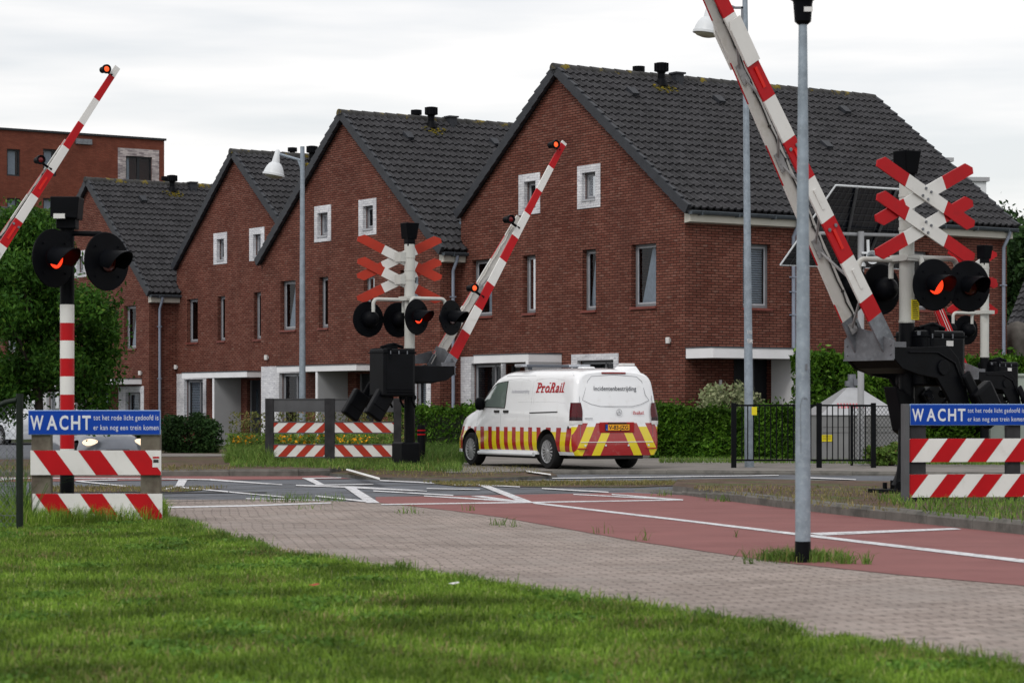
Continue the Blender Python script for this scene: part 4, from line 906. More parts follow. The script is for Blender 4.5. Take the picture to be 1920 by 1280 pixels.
def drive(parent, d, label=True, scale=1.):
    """barrier drive: housing beside the mast, swinging side plates with cradle and counterweights"""
    hb = MB(); (x0, x1) = (-.92, -.24) if d > 0 else (.02, .76); (ya, yb) = (-.60, -.06) if d > 0 else (-.30, .25); zb_, zt_ = (1.42, 2.30) if d > 0 else (1.50, 2.22)
    hb.bb(x0, x1, ya, yb, zb_, zt_); hb.bb(x0+.05, x1-.03, ya-.015, ya+.05, zb_+.05, zt_-.08)
    o = hb.build('drive_housing', M_blackm, parent, bevel=.035)
    tb = MB(); xm = (x0+x1)/2; ym = (ya+yb)/2; tb.bb(xm-.2, xm+.06, ym-.1, ym+.1, zt_-.01, zt_+.06); tb.tube([(xm-.25, ym-.05, zt_+.03), (xm, ym-.05, zt_+.09), (xm+.2, ym-.05, zt_+.03)], .03, 8); tb.bb(x0+.1, x0+.16, ya-.022, yb+.012, zt_-.2, zt_+.02)
    tb.build('cable_gland', M_black, o)
    if label and d < 0:
        lb = MB(); lb.bb(.40, .52, ya-.022, ya-.016, 2.02, 2.09); lb.build('label_plate', M_label, o)
    yn = -.46 if d < 0 else -.40
    for q in range(3): hb2 = MB(); zz_ = zb_+.2+q*.22; hb2.bb(x1-.02 if d > 0 else x0-.004, x1+.006 if d > 0 else x0+.02, ya+.06, ya+.12, zz_, zz_+.07); hb2.build('hinge', M_galvd, o); hb2 = MB(); hb2.bb(x0+.12+q*.18, x0+.14+q*.18, ya-.024, ya-.014, zt_-.10, zt_-.04); hb2.build('latch', M_galvd, o)
    lid = MB(); lid.bb(x0-.012, x1+.012, ya-.02, yb+.012, zt_-.085, zt_-.06); lid.bb(x0+.06, x1-.06, ya-.028, ya-.01, zb_+.12, zb_+.14); lid.build('lid_rim', M_black, o, bevel=.005)
    kx = 1.16 if d > 0 else 1.; kz = .06 if d > 0 else 0.
    sp = MB(); poly = [(-.30, 2.02), (.10, 2.00), (.46, 1.99), (.62, 2.04), (.64, 1.84), (.50, 1.72), (.20, 1.64), (-.10, 1.60), (-.26, 1.40), (-.52, 1.02), (-.72, 1.12), (-.60, 1.55), (-.48, 1.86)]
    if d > 0: near = [(-.24, 1.98), (.10, 2.00), (.50, 1.99), (.73, 2.04), (.75, 1.84), (.58, 1.72), (.20, 1.68), (-.14, 1.70)]
    else: near = poly
    sp.prism([(d*x, yn, z) for x, z in near], (0, .05, 0)); sp.prism([(d*x, .41, z) for x, z in poly], (0, .05, 0))
    sp.prism([(d*.28, yn+.05, 1.66), (d*.50*kx, yn+.05, 1.73), (d*.63*kx, yn+.05, 1.85), (d*.61*kx, yn+.05, 1.87), (d*.48*kx, yn+.05, 1.76), (d*.28, yn+.05, 1.69)], (0, .41-yn-.05, 0))
    if d < 0: sp.tube([(d*.40, yn-.01, 1.93), (d*-.10, yn-.01, 1.93), (d*-.40, yn-.01, 1.80), (d*-.56, yn-.01, 1.50)], .014, 5); sp.lathe([(.10, -.03), (.10, 0)], 20, axis='Y', c=(d*-.2, yn, 1.74), cap=True)
    s_ = sp.build('swing_plate', M_blackm, parent, bevel=.012)
    gp_ = MB(); cx = d*.645*kx
    gp_.prism([(cx, yn-.01, 2.07), (cx, -.05, 2.20+kz*2), (cx, .25, 2.26+kz*2), (cx, .47, 2.10+kz), (cx, .47, 1.84), (cx, yn-.01, 1.84)], (d*.012, 0, 0))
    gp_.bb(cx+d*.014, cx+d*.03, yn-.01, .47, 1.825, 1.85); gp_.bb(d*.45, cx, yn-.012, yn-.004, 1.99, 2.06) 
    for (y_, z_2) in ((yn+.05, 2.02), (yn+.05, 1.90), (.41, 2.02), (.41, 1.90)): gp_.lathe([(.001, d*.024), (.014, d*.022), (.014, d*.01)], 8, axis='X', c=(cx, y_, z_2))
    gp_.prism([(d*.64*kx, .40, 2.06), (d*.64*kx, .40, 2.24+kz), (d*.35, .40, 2.20), (d*.1, .40, 2.03)], (0, -.01, 0))
    gp_.build('cradle_guard', M_guard, s_)
    for y in ((-.62, .36) if d < 0 else (-.46, .40)):
        cb = MB(); Rm = Matrix.Rotation(-d*R(57), 3, 'Y'); cb.box((d*-.90, y+.07, 1.26), (.54, .15, .36), 0, Rm)
        cb.box((d*-.86, y+.07, 1.34), (.34, .165, .32), 0, Rm); cb.box((d*-.66, y+.09, 1.46), (.5, .06, .16), 0, Rm)
        cb.build('counterweight', M_blackm, s_, bevel=.03)
    for q in range(3):
        kb = MB(); kb.tube([(d*(-.1-.25*q), -.30, 1.46), (d*(-.15-.25*q), -.33, 1.34), (d*(-.05-.25*q), -.28, 1.22)], .022, 8); kb.lathe([(.05, -.03), (.05, .03)], 12, axis='Y', c=(d*(-.1-.25*q), -.3, 1.40), cap=True); kb.build('cable_loop', M_black, parent, smooth=50)
def mast(parent, zb, ztop, zpaint, r=.098, base=True):
    mb = MB(); mb.lathe([(r, zpaint), (r, ztop)], 24, cap=True)
    for z in (zpaint+.01, ztop-.5, ztop-1.0): mb.lathe([(r+.006, z), (r+.006, z+.03)], 24)
    m = mb.build('mast', M_mast, parent, smooth=40)
    mb = MB(); mb.lathe([(r*1.04, zb), (r*1.04, zpaint)], 24)
    if base: mb.bb(-.24, .24, -.24, .24, zb-.05, zb+.05); mb.bb(-.14, .16, -.16, .16, zb+.05, zb+.16); mb.lathe([(.2, zb+.1), (.14, zb+.25), (r, zb+.35)], 16); 
    for k in range(4): a = k*math.pi/2+.785; mb.tube([(math.cos(a)*.28, math.sin(a)*.28, zb), (math.cos(a)*.28, math.sin(a)*.28, zb+.13)], .03, 8)
    mb.build('mast_foot', M_blackm, parent, smooth=35)
    return m
def bell(parent, z, w=.19, tilt=0.):
    mb = MB(); mb.prism([(-w, -w*.9, z+.42), (w*.9, -w*.9, z+.42), (w*.72, -w*.6, z+.12), (-w*.6, -w*.6, z+.12)], (0, w*1.6, 0)); mb.bb(-w*.55, w*.55, -w*.5, w*.5, z-.02, z+.13)
    mb.build('bell_housing', M_black, parent, bevel=.012)
def crossing_signal(name, label, px, D, z0, d, zoff, lamps_front, lamps_rear, xz, arm_kw, cross_front, ctype_red, zlamp, mast_top, bands=False, cross_yaw=0., cross_w=1.62, pipeful=True, phif=(0, 0), phir=0.):
    X = (px-960)/F*D; t = thing(name, label, 'crossing signal', (X, D, 0), R(33.9), 'level crossing masts')
    mast(t, z0, mast_top, 2.32)
    bell(t, mast_top-.02, .15)
    drive(t, d)
    arm(t, d, **arm_kw)
    yb = -.36 if cross_front else .36
    for zc in xz: crossbuck(t, Vector((0, yb, zc)), cross_w, .79, .178, ctype_red, M_wht, back=not cross_front, yaw=cross_yaw)
    br = MB()
    for zc in xz:
        br.bb(-.09, .09, min(yb, 0)+.05, max(yb, 0)-.03, zc-.03, zc+.03) if not cross_front else br.bb(-.06, .06, yb+.04, -.09, zc-.02, zc+.02)
        br.lathe([(.106, zc-.02), (.106, zc+.02)], 20); 
        if not cross_front: br.bb(-.21, -.08, -.02, .2, zc-.09, zc+.09)
    br.build('cross_bracket', M_mast, t)
    pb = MB(); zp = zlamp+.36
    for (x, lit), ph in zip(lamps_front, phif):
        elbow_pipe(pb, (-.08 if x > .2 else .1, -.14, zp), (x, -.40+.19, zlamp+.1) , .035); lamp(t, Vector((x, -.45, zlamp)), ph, lit)
    pb.tube([(-.15, -.14, zp), (max([q[0] for q in lamps_front]+[.2])-.09, -.14, zp)], .034, 12) if lamps_front else None
    for (x, lit) in lamps_rear:
        elbow_pipe(pb, (.05, .14, zp-.02), (x, .19, zlamp+.1), .035); lamp(t, Vector((x, .40, zlamp-.03)), math.pi+phir, lit)
    pb.bb(-.14, .14, -.17, .17, zp-.04, zp+.04)
    pb.build('lamp_bracket', M_mast, t, smooth=50)
    return t
PH = R(33.9)
cA = dict(L=5.3, el=57, band=.555, g0=.25, lamps=((1.6, True), (3.22, False), (5.1, True)), joint=.66, gap=.31, start=.66, z0=1.97, busy=False)
t = crossing_signal('crossing_signal', 'middle crossing mast with raised barrier, left of the white van', 768, 45.5, .05, 1, 0, [(-.10, True), (.66, False)], [(-.68, False), (-.02, False)], (4.04, 3.62), cA, False, M_redo, 2.9, 4.28, phif=(R(51)-PH, R(54)-PH), phir=R(0), cross_yaw=R(-17), cross_w=1.62)
mb = MB(); mb.bb(-.28, .12, -.2, .2, .05, .56); mb.build('base_cabinet', M_blackm, t, bevel=.03)
cB = dict(L=8.2, el=58.2, lamps=(), joint=.8, gap=.28, band=.575, g0=.49, f0=.27, start=.53, z0=1.96, sleeve=(4.12, 4.72), w1=.15, w0=.25)
t = crossing_signal('crossing_signal', 'nearest crossing mast at right with the huge raised barrier and black drive', 1700, 31.4, .12, -1, 0, [(.07, True), (.68, False)], [(-.10, False), (-.66, False)], (3.97, 3.54), cB, True, M_red, 2.80, 4.15, phif=(R(26)-PH, R(24)-PH), phir=R(0), cross_w=1.68)
mb = MB(); mb.bb(-.015, .115, -.112, -.10, 2.36, 2.62) ; o = mb.build('yellow_notice', M_yellow, t)
ip = MB()
for i in range(9): ip.bb(0, random.uniform(.06, .10), -.1145, -.113, 2.38+i*.026, 2.388+i*.026)
ip.build('print', M_ink, o)
mb = MB(); mb.prism([(-.28, -.1, 1.50), (.05, -.1, 1.36), (.1, -.1, .95), (-.02, -.1, .86), (-.12, -.1, .92)], (0, .25, 0)); mb.build('lower_box', M_blackm, t, bevel=.02)
mb = MB(); mb.tube([(-.30, -.2, .22), (-.1, -.1, .24)], .06, 12); mb.tube([(-.16, 0, .15), (-.1, 0, .5), (-.08, 0, 1.2)], .045, 8); mb.bb(-.4, .1, -.3, .3, .12, .17); mb.build('foot_fittings', M_blackm, t, smooth=40)
cC = dict(L=2.6, el=60, lamps=(), joint=.9, gap=.05, start=.40, z0=1.62, slim=True, band=1.9, w0=.27, w1=.22)
t4 = crossing_signal('crossing_signal', 'farthest crossing mast at the right edge, short thin barrier crossing behind the near lamps', 1846, 54, .05, -1, 0, [], [(-.20, False), (-.78, False)], (4.32, 3.72), cC, False, M_red, 2.97, 4.42, phir=R(-5), cross_yaw=R(0), cross_w=1.5)
# far left: only the arm shows
cD = dict(L=6.8, el=56, band=.57, lamps=((1.5, False), (4.35, False), (6.6, True)), joint=.74, gap=.24, start=.6, z0=2.05)
tl = crossing_signal('crossing_signal', 'raised striped barrier entering at far left with a lit red lamp at its tip', -202, 43.6, .05, 1, 0, [], [], (4.0,), cD, False, M_redo, 2.9, 4.2)
# left banded signal post
D = 28.6; X = (126-960)/F*D
ls = thing('signal_post', 'red and white banded post with two hooded lamps, left one lit', 'crossing signal', (X, D, 0), 0)
mb = MB(); r_ = .084; zz = lambda py: H+(YH-py)*D/F
seq = [(571, 605.5, 1), (605.5, 638.5, 0), (638.5, 672, 1), (672, 705.5, 0), (705.5, 739.5, 1), (739.5, 773, 0), (773, 806, 0), (806, 841, 0), (841, 877, 1)]
prof = [(r_, .0, 2), (r_, zz(889), 2)]
for a, b, m_ in seq[::-1]: prof.append((r_, zz(b)+.0, m_))
prof += [(r_, zz(571), 2), (r_, zz(545), 2), (r_, zz(425), 2)]
prof[1] = (r_, zz(877.01), 2)
mb.lathe([(r_, 0, 2)]+prof[2:], 24); mb.build('post', [M_red, M_wht, M_black], ls, smooth=40)
mb = MB(); zt = zz(428); w = .165; mb.prism([(-w, -.2, zz(408)), (-w, -.2, zz(371)), (w+.01, -.2, zz(371)), (w-.01, -.2, zz(412))], (0, .36, 0)); mb.bb(-.11, .12, -.12, .12, zz(430), zz(408)+.002); b_ = mb.build('bell_housing', M_black, ls, bevel=.012)
mb = MB(); mb.bb(-.125, .01, -.206, -.201, zz(412), zz(403)); mb.build('label_plate', M_label, b_)
mb = MB(); mb.tube([(-.1, -.02, zz(437)), (.40, -.02, zz(439)), (.43, -.02, zz(441)), (.47, -.02, zz(452))], .032, 12); mb.build('lamp_bracket', M_black, ls, smooth=50)
lamp(ls, Vector((-.09, -.30, zz(487))), R(56), True, r=.345); lamp(ls, Vector((.53, -.30, zz(493))), R(51), False, r=.345)
mb = MB(); mb.lathe([(.001, 0), (.02, 0), (.02, .05), (.001, .055)], 8, c=(0, 0, zz(370)))
# ------------------------------------------------------------------ warning boards
def stripes(mb, x0, x1, z0, z1, y, first, period, slant, redf=.5, th=.02):
    """white board with red slanted bars inlaid as separate faces (front proud 3 mm)"""
    mb.bb(x0, x1, y, y+th, z0, z1, 1); k = -3
    while True:
        a = first+k*period; k += 1
        if a-abs(slant) > x1+period: break
        q = [(a, z1), (a+period*redf, z1), (a+period*redf+slant, z0), (a+slant, z0)]
        def clip(poly, s, lim):
            out = []
            for i in range(len(poly)):
                p, r_ = poly[i], poly[(i+1) % len(poly)]; ip_, ir = s*(p[0]-lim) >= 0, s*(r_[0]-lim) >= 0
                if ip_: out.append(p)
                if ip_ != ir: t_ = (lim-p[0])/(r_[0]-p[0]); out.append((lim, p[1]+(r_[1]-p[1])*t_))
            return out
        q = clip(clip(q, 1, x0), -1, x1) if q else q
        if len(q) >= 3: mb.poly([(p[0], y-.003, p[1]) for p in q], 0)
def wacht(parent, x0, x1, z0, z1, y):
    mb = MB(); mb.bb(x0, x1, y, y+.025, z0, z1); s_ = mb.build('sign_board', mat('sign_edge', (.22, .33, .55), .35, var=.03), parent, bevel=.008)
    b = MB(); i = .008; b.poly([(x0+i, y-.003, z0+i), (x1-i, y-.003, z0+i), (x1-i, y-.003, z1-i), (x0+i, y-.003, z1-i)]); b.build('sign_face', M_blue, s_)
    w = x1-x0; hh = z1-z0; fn = lambda u, v: (x0+u*w, y-.005, z0+v*hh)
    t = MB()
    for i_, (a, b2) in enumerate([(.018, .118), (.142, .222), (.238, .305), (.326, .395), (.410, .475)]): t = MB(); fit_text(t, 'WACHT'[i_], a, b2, .22, .77, fn, bold=.022); t.build('letter', M_sigw, s_)
    t = MB(); fit_text(t, 'tot het rode licht gedoofd is', .495, .985, .60, .81, fn, bold=.004, spacing=1.12); t.build('lettering', M_sigw, s_); t = MB(); fit_text(t, 'er kan nog een trein komen', .495, .985, .20, .41, fn, bold=.004, spacing=1.12)
    t.build('lettering', M_sigw, s_)
def board_frame(name, label, c, rz, posts, boards, sign, slant, period, first, redf=.5, extra=None, pm=M_wood):
    t = thing(name, label, 'warning sign', c, rz, 'striped warning boards with blue sign')
    for (x, w_, z1) in posts: mb = MB(); mb.bb(x-w_/2, x+w_/2, .03, .15, -.3, z1); mb.build('post', pm, t, bevel=.01)
    for z0, z1, x0, x1, f0 in boards: mb = MB(); stripes(mb, x0, x1, z0, z1, 0, f0, period, slant, redf); mb.build('striped_board', [M_red, M_wht], t)
    wacht(t, *sign, .0)
    return t
D = 25.8; q = D/F; lx = lambda px: (px-57)*q; lz = lambda py: H+(YH-py)*q
tL = board_frame('warning_boards', 'left striped boards on weathered posts carrying a blue text sign, in long grass', ((57-960)*q, D, 0), 0,
    [(lx(76), .21, lz(805)), (lx(281), .21, lz(805))],
    [(lz(890), lz(844), 0, lx(302), lx(62)), (lz(973), lz(925), lx(61), lx(304), lx(66))], (lx(52.5), lx(301), lz(815), lz(768.5)), 34*q, 84*q, 0, .5)
mb = MB(); mb.bb(lx(286), lx(299), -.005, -.0035, lz(875.5), lz(855), 0); mb.bb(lx(286.6), lx(298.4), -.0065, -.0055, lz(859), lz(855.5), 1); mb.bb(lx(287.5), lx(297.5), -.0065, -.0055, lz(867), lz(861), 2); mb.build('sticker', [M_label, M_red, M_ink], tL)
D = 28.4; q = D/F; lx = lambda px: (px-1704)*q/.97; lz = lambda py: H+(YH-py)*q
tR = board_frame('warning_boards', 'right striped boards on dark posts carrying a blue text sign, by the near barrier', ((1704-960)*q, D, 0), R(8),
    [(lx(1721), .22, lz(790)), (lx(1905), .16, lz(790))],
    [(lz(866), lz(822), lx(1705), lx(1940), lx(1777)), (lz(932), lz(889), lx(1704), lx(1940), lx(1776))], (lx(1706), lx(1926), lz(797.5), lz(757)), -34*q, 72.5*q, 0, .5, pm=M_woodd)
mb = MB(); mb.bb(lx(1695), lx(1704), -.03, .13, -.1, lz(757)); mb.build('edge_post', M_grail, tR, bevel=.005)
D = 48.; q = D/F; lx = lambda px: (px-497)*q; lz = lambda py: H+(YH-py)*q
tf = thing('striped_fence', 'low dark timber fence with striped boards in front of the yellow flowers', 'fence', ((497-960)*q, D, 0), 0)
for a, b in ((497, 513), (608.5, 627.5), (738, 752)): mb = MB(); mb.bb(lx(a), lx(b), 0, .16, -.1, lz(746.5)); mb.build('post', M_woodd, tf, bevel=.01)
for a, b in ((513, 608.5), (627.5, 752)):
    mb = MB(); mb.bb(lx(a), lx(b), .02, .08, lz(772), lz(748)); mb.bb(lx(a), lx(b), .0, .1, lz(748), lz(746.8)); mb.build('rail', M_grail, tf)
    for y1, y0 in ((790, 812.5), (832, 857.5)):
        fm = MB(); fm.bb(lx(a), lx(b), .01, .06, lz(y1+1.7), lz(y1)); fm.bb(lx(a), lx(b), .01, .06, lz(y0), lz(y0-2)); fm.build('board_edge', M_grail, tf)
        mb = MB(); s_ = -1 if a == 513 else 1
        stripes(mb, lx(a), lx(b), lz(y0-2), lz(y1+1.7), .02, lx(b)-34*q if s_ < 0 else lx(a)-2*q, (34 if s_ < 0 else 36)*q, s_*20*q, .48); mb.build('striped_board', [M_redo, M_wht], tf)
def bollard(px, D, py0, py1, lab):
    w = .14 if D > 55 else .085; t = thing('bollard', lab, 'bollard', ((px-960)/F*D, D, 0), 0, 'black bollards'); z1 = H+(YH-py0)*D/F; mb = MB(); w = .5*15*D/F
    mb.lathe([(w, -.1), (w, z1-.02), (w*.85, z1), (.001, z1)], 18); mb.build('post', M_black, t, smooth=40)
    mb = MB()
    for z in (z1-.10, z1-.18): mb.lathe([(w+.003, z-.014), (w+.003, z+.014)], 18)
    mb.build('red_band', M_red, t, smooth=40)
bollard(439.5, 58, 812, 868, 'black bollard with red rings in the grass left of the middle fence'); bollard(790, 48, 797, 868, 'black bollard with red rings at the foot of the middle mast')
# ------------------------------------------------------------------ street lamps
def bell_lamp(t, c, s, tilt=0.):
    mb = MB(); mb.M = Matrix.Translation(c) @ Matrix.Rotation(tilt, 4, 'Y') @ Matrix.Scale(s, 4)
    mb.lathe([(.001, .62), (.035, .60), (.06, .57), (.10, .30), (.105, .27), (.15, .24), (.20, .17), (.24, .08), (.26, .0), (.28, -.01), (.28, -.06), (.265, -.065), (.25, -.05)], 28)
    o = mb.build('lamp_shade', M_whcam, t, smooth=35); mb2 = MB(); mb2.M = mb.M; mb2.lathe([(.255, -.05), (.2, -.10), (.1, -.13), (.001, -.135)], 24); mb2.build('diffuser', mat('lamp_glass', (.30, .29, .22), .3), o, smooth=60)
D = 61.; q = D/F; t = thing('street_lamp', 'grey lamp post with bell shaded light, left of the middle mast', 'street lamp', ((567-960)*q, D, 0), 0, 'street lamps')
zt = H+(YH-275)*q
mb = MB(); mb.lathe([(.088, -.2), (.085, 1.2), (.075, 3), (.055, zt)], 16, cap=True); mb.build('post', M_galv, t, smooth=40)
mb = MB(); mb.tube([(0, 0, zt-.36), (-.62, 0, zt-.18)], .035, 8); mb.tube([(0, 0, zt-.62), (-.12, 0, zt-.30)], .03, 8); mb.build('bracket', M_galv, t); bell_lamp(t, (-.72, 0, zt-.67), 1.0, R(10))
D = 46.4; q = D/F; t = thing('street_lamp', 'tall grey lamp post standing behind the black railings', 'street lamp', ((1405-960)*q, D, 0), 0, 'street lamps')
mb = MB(); mb.tube([(-.0, 0, .0), (-.035, 0, 4.0), (-.085, 0, 9.2)], .092, 16, 0, .05); mb.build('post', M_galv, t, smooth=40)
for (a, b, c_) in ((H+(YH-638)*q, .06, .0), ): 
    mb = MB()
    for k in range(16): x = -.05+.007*k; mb.tube([(x-.005, -.092, a+.03*math.sin(k*2.1)), (x+.01, -.0925, a-.03+.035*math.cos(k*1.7))], .004, 4)
    for k in range(4): mb.tube([(-.04+k*.025, -.092, a+.12), (-.04+k*.025+.004*(k % 2), -.092, a+.19)], .004, 4)
    mb.build('scribble', M_label, t)
zl = H+(YH-58)*q; mb = MB(); mb.bb(-.28, -.06, -.03, .03, zl+.42, zl+.46); mb.bb(-.28, -.06, -.03, .03, zl+.02, zl+.05); mb.bb(-.16, -.12, -.03, .03, zl+.02, zl+.46); mb.tube([(-.28, 0, zl+.44), (-.72, 0, zl+.60)], .03, 8); mb.build('bracket', M_galvd, t)
bell_lamp(t, ((1325-1405)*q, 0, zl), .95, R(8))
D = 19.2; q = D/F; t = thing('street_lamp', 'nearest lamp post, blurred grey pole with black foot in the paving', 'street lamp', ((1505.3-960)*q, D, 0), 0, 'street lamps')
z_ = lambda py: H+(YH-py)*q
mb = MB(); mb.lathe([(.061, z_(1015)), (.0605, z_(850)), (.055, z_(640)), (.0455, z_(300)), (.0335, z_(40))], 28); mb.build('post', M_galv, t, smooth=40)
mb = MB(); mb.lathe([(.063, -.15), (.063, z_(1014))], 28, cap=True); mb.build('post_foot', M_blackm, t, smooth=40)
mb = MB(); mb.prism([(.02, -.0605, z_(752)), (.048, -.05, z_(752)), (.05, -.049, z_(790)), (.02, -.0605, z_(790))], (0, -.003, 0)) if False else None
mb = MB(); mb.lathe([(.037, z_(47)), (.066, z_(41)), (.076, z_(8)), (.081, z_(2)), (.105, z_(-1)), (.10, z_(-6))], 28); mb.build('lamp_neck', M_black, t, smooth=30)
mb = MB(); mb.lathe([(.10, z_(-6)), (.15, z_(-90)), (.155, z_(-100))], 28); mb.build('lamp_glass', M_glass, t, smooth=40); mb = MB(); mb.lathe([(.18, z_(-100)), (.2, z_(-106)), (.12, z_(-125)), (.001, z_(-130))], 28); mb.build('lamp_cap', M_black, t, smooth=40)
mb = MB(); mb.bb(.00, .07, -.078, -.074, z_(25), z_(16)); mb.build('label_plate', M_label, t)
mb = MB(); mb.bb(.012, .03, -.066, -.060, z_(694), z_(682)); mb.tube([(.0, -.058, z_(748)), (.022, -.06, z_(746)), (.026, -.058, z_(750))], .003, 5); mb.tube([(-.022, -.057, z_(850)), (-.026, -.056, z_(760)), (-.01, -.06, z_(745)), (.01, -.061, z_(745))], .0018, 5); mb.build('service_hatch', M_galvd, t)
# ------------------------------------------------------------------ black railings, cabinet, solar mast
D = 45.9; q = D/F; t = thing('railing', 'black barred railing beside the far pavement, behind the near lamp post', 'fence', ((1371-960)*q, D, .105), 0)
lx = lambda px: (px-1371)*q
zt = H+(YH-758)*q-.105; zbm = H+(YH-864)*q-.105
for a, b in ((1371, 1380.5), (1531, 1540.5), (1633, 1642)): mb = MB(); mb.bb(lx(a), lx(b), -.045, .045, -.1, zt+.03); mb.build('post', M_blackm, t, bevel=.006)
mb = MB(); mb.bb(lx(1380.5), lx(1531), -.02, .02, zt-.035, zt); mb.bb(lx(1540.5), lx(1633), -.02, .02, zt-.035, zt); mb.build('rail', M_blackm, t); mb = MB(); mb.bb(lx(1380.5), lx(1531), -.02, .02, zbm, zbm+.035); mb.bb(lx(1540.5), lx(1633), -.02, .02, zbm, zbm+.035); mb.build('rail', M_blackm, t)
for a, b, n_ in ((1380.5, 1531, 13), (1540.5, 1633, 8)):
    for k in range(1, n_+1): x = lx(a+(b-a)*k/(n_+1)); mb = MB(); mb.tube([(x, 0, zbm+.03), (x, 0, zt-.03)], .012, 6); mb.build('bar', M_blackm, t)
mb = MB(); mb.bb(lx(1409), lx(1419), -.03, -.022, zt-.2, zt-.045); o = mb.build('yellow_notice', M_yellow, t)
D = 47.6; q = D/F; t = thing('mesh_fence', 'fine wire mesh fence in front of the grey cabinet', 'fence', ((1597-960)*q, D, .105), R(4))
L = 95*q; hh = 1.12; mb = MB()
k = -14
while k*.075 < L:
    x0 = k*.075
    for s in (1, -1):
        a = (x0, 0.) if s == 1 else (x0, hh); n_ = 10; p0 = Vector((x0, .003*s, 0 if s == 1 else hh)); p1 = Vector((x0+hh*.75, .003*s, hh if s == 1 else 0))
        f0 = max(0, (0-p0.x)/(p1.x-p0.x)); f1 = min(1, (L-p0.x)/(p1.x-p0.x))
        if f1 > f0: mb.tube([p0.lerp(p1, f0), p0.lerp(p1, f1)], .0035, 4, cap=False)
    k += 1
mb.build('mesh', M_black, t)
for x in (0, L): mb = MB(); mb.tube([(x, 0, -.1), (x, 0, hh+.04)], .028, 10); mb.build('post', M_blackm, t, smooth=40)
mb = MB(); mb.bb(0, L, -.01, .01, hh, hh+.02); mb.build('rail', M_blackm, t)
D = 49.5; q = D/F; t = thing('equipment_cabinet', 'grey cabinet with pyramid roof behind the black railings', 'cabinet', ((1616-960)*q, D, .1), R(6)); w = 77*q; zc = H+(YH-778)*q-.1; za = H+(YH-726)*q-.1
mb = MB(); mb.bb(-w, w, 0, 2*w, -.1, zc); o = mb.build('body', M_cab, t, bevel=.01); mb = MB(); mb.bb(-w*.32, -w*.30, -.006, -.001, 0, zc-.02); mb.bb(-w+.02, w-.02, -.006, -.001, zc-.25, zc-.243); mb.bb(-w+.02, w-.02, -.006, -.001, zc-.36, zc-.353); mb.build('seam', M_ink, o)
mb = MB(); e = w+.03; cap = .13; mb.add([(-e, -.03, zc), (e, -.03, zc), (e, 2*w+.03, zc), (-e, 2*w+.03, zc), (-cap, w-cap, za), (cap, w-cap, za), (cap, w+cap, za), (-cap, w+cap, za)], [[0, 1, 5, 4], [1, 2, 6, 5], [2, 3, 7, 6], [3, 0, 4, 7], [4, 5, 6, 7], [3, 2, 1, 0]]); ro = mb.build('roof', M_cabt, t)
mb = MB(); mb.bb(-.07, .07, w-.07, w+.07, za, za+.28); mb.bb(.02, .17, w-.12, w+.05, za+.04, za+.18); mb.bb(-.14, -.06, w-.1, w+.04, za+.03, za+.14); mb.build('cowl', M_galvd, ro)
mb = MB(); mb.bb(-w+.0, -w+.22, -.012, -.004, zc-.54, zc-.40); o2 = mb.build('yellow_notice', M_yellow, o)
ip = MB()
for i in range(3): ip.bb(-w+.02, -w+.2, -.0145, -.0135, zc-.43-i*.03, zc-.425-i*.03)
ip.build('print', M_ink, o2)
mb = MB(); fit_text(mb, 'VERBODEN', -w*.62, w*.02, .0, .10, lambda u, v: (u, -.03+(v+.06)*.62*.0+.0, zc+.0)) if False else None
sc = math.atan2(w-cap+.03, za-zc); mb = MB()
def rfn(u, v): s_ = (v)/(za-zc); return (u, -.03+s_*(w-cap+.03)-.006, zc+v+.004)
for k in range(9): x0 = -w*.55+k*.065; mb.poly([rfn(x0, .14), rfn(x0+.035, .14), rfn(x0+.045, .24), rfn(x0+.01, .24)])
mb.build('pink_scrawl', mat('pink_paint', (.5, .14, .16), .6, var=.1), ro)
mb = MB(); mb.poly([rfn(.58, .05), rfn(.70, .05), rfn(.64, .2)]); mb.build('warning_triangle', M_yellow, ro)
mb = MB()
zz_ = -.0
for i in range(12): mb.prism([(.18, -.16, .12+i*.07), (.22, -.16, .14+i*.07), (.22, -.16, .17+i*.07), (.18, -.16, .15+i*.07)], (0, .01, 0), 0); 
mb.bb(.178, .222, -.149, -.14, .05, 1.0, 1); mb.build('hazard_strip', [M_ink, M_yellow], t)
D = 55.6; q = D/F; t = thing('switch_cabinet', 'pale green steel cabinet behind the right warning boards', 'cabinet', ((1893-960)*q, D, .1), R(12)); mb = MB(); w = 38*q; zc = H+(YH-705)*q-.1
mb.bb(-w, w, 0, .5, -.1, zc); o = mb.build('body', M_cabg, t, bevel=.01); mb = MB(); mb.bb(-w-.04, w+.04, -.05, .55, zc, zc+.06); mb.build('lid', M_cabg, t, bevel=.01)
mb = MB(); mb.bb(-.006, .006, -.005, -.001, .05, zc-.1); mb.bb(-.12, -.09, -.02, -.001, .6, .75); mb.build('handle', M_ink, o)
# solar panel mast with cameras
t = thing('solar_mast', 'grey post carrying a big tilted solar panel, cameras and a horn', 'solar panel', (6.9, 48.2, .1), 0)
TL, TR, BR, BL = P(1567, 347.5, 47), P(1716, 357, 48.4), P(1706, 505, 48.6), P(1463, 497, 47.6); o_ = Vector((6.9, 48.2, .1))
nrm = (TR-TL).cross(BL-TL).normalized(); nrm = nrm if nrm.y > 0 else -nrm
ry = P(1706, 505, 1.)-Vector((0, 0, H)); BR = Vector((0, 0, H))+ry*(nrm.dot(TL-Vector((0, 0, H)))/nrm.dot(ry))
msol, n, l, b = newmat('solar_cells'); tcn = n.new('ShaderNodeTexCoord'); b.inputs['Base Color'].default_value = (.004, .006, .012, 1); b.inputs['Roughness'].default_value = .25
mb = MB(); mb.prism([p-o_ for p in (TL, TR, BR, BL)], nrm*.03); sp_ = mb.build('solar_panel', msol, t)
eb = MB()
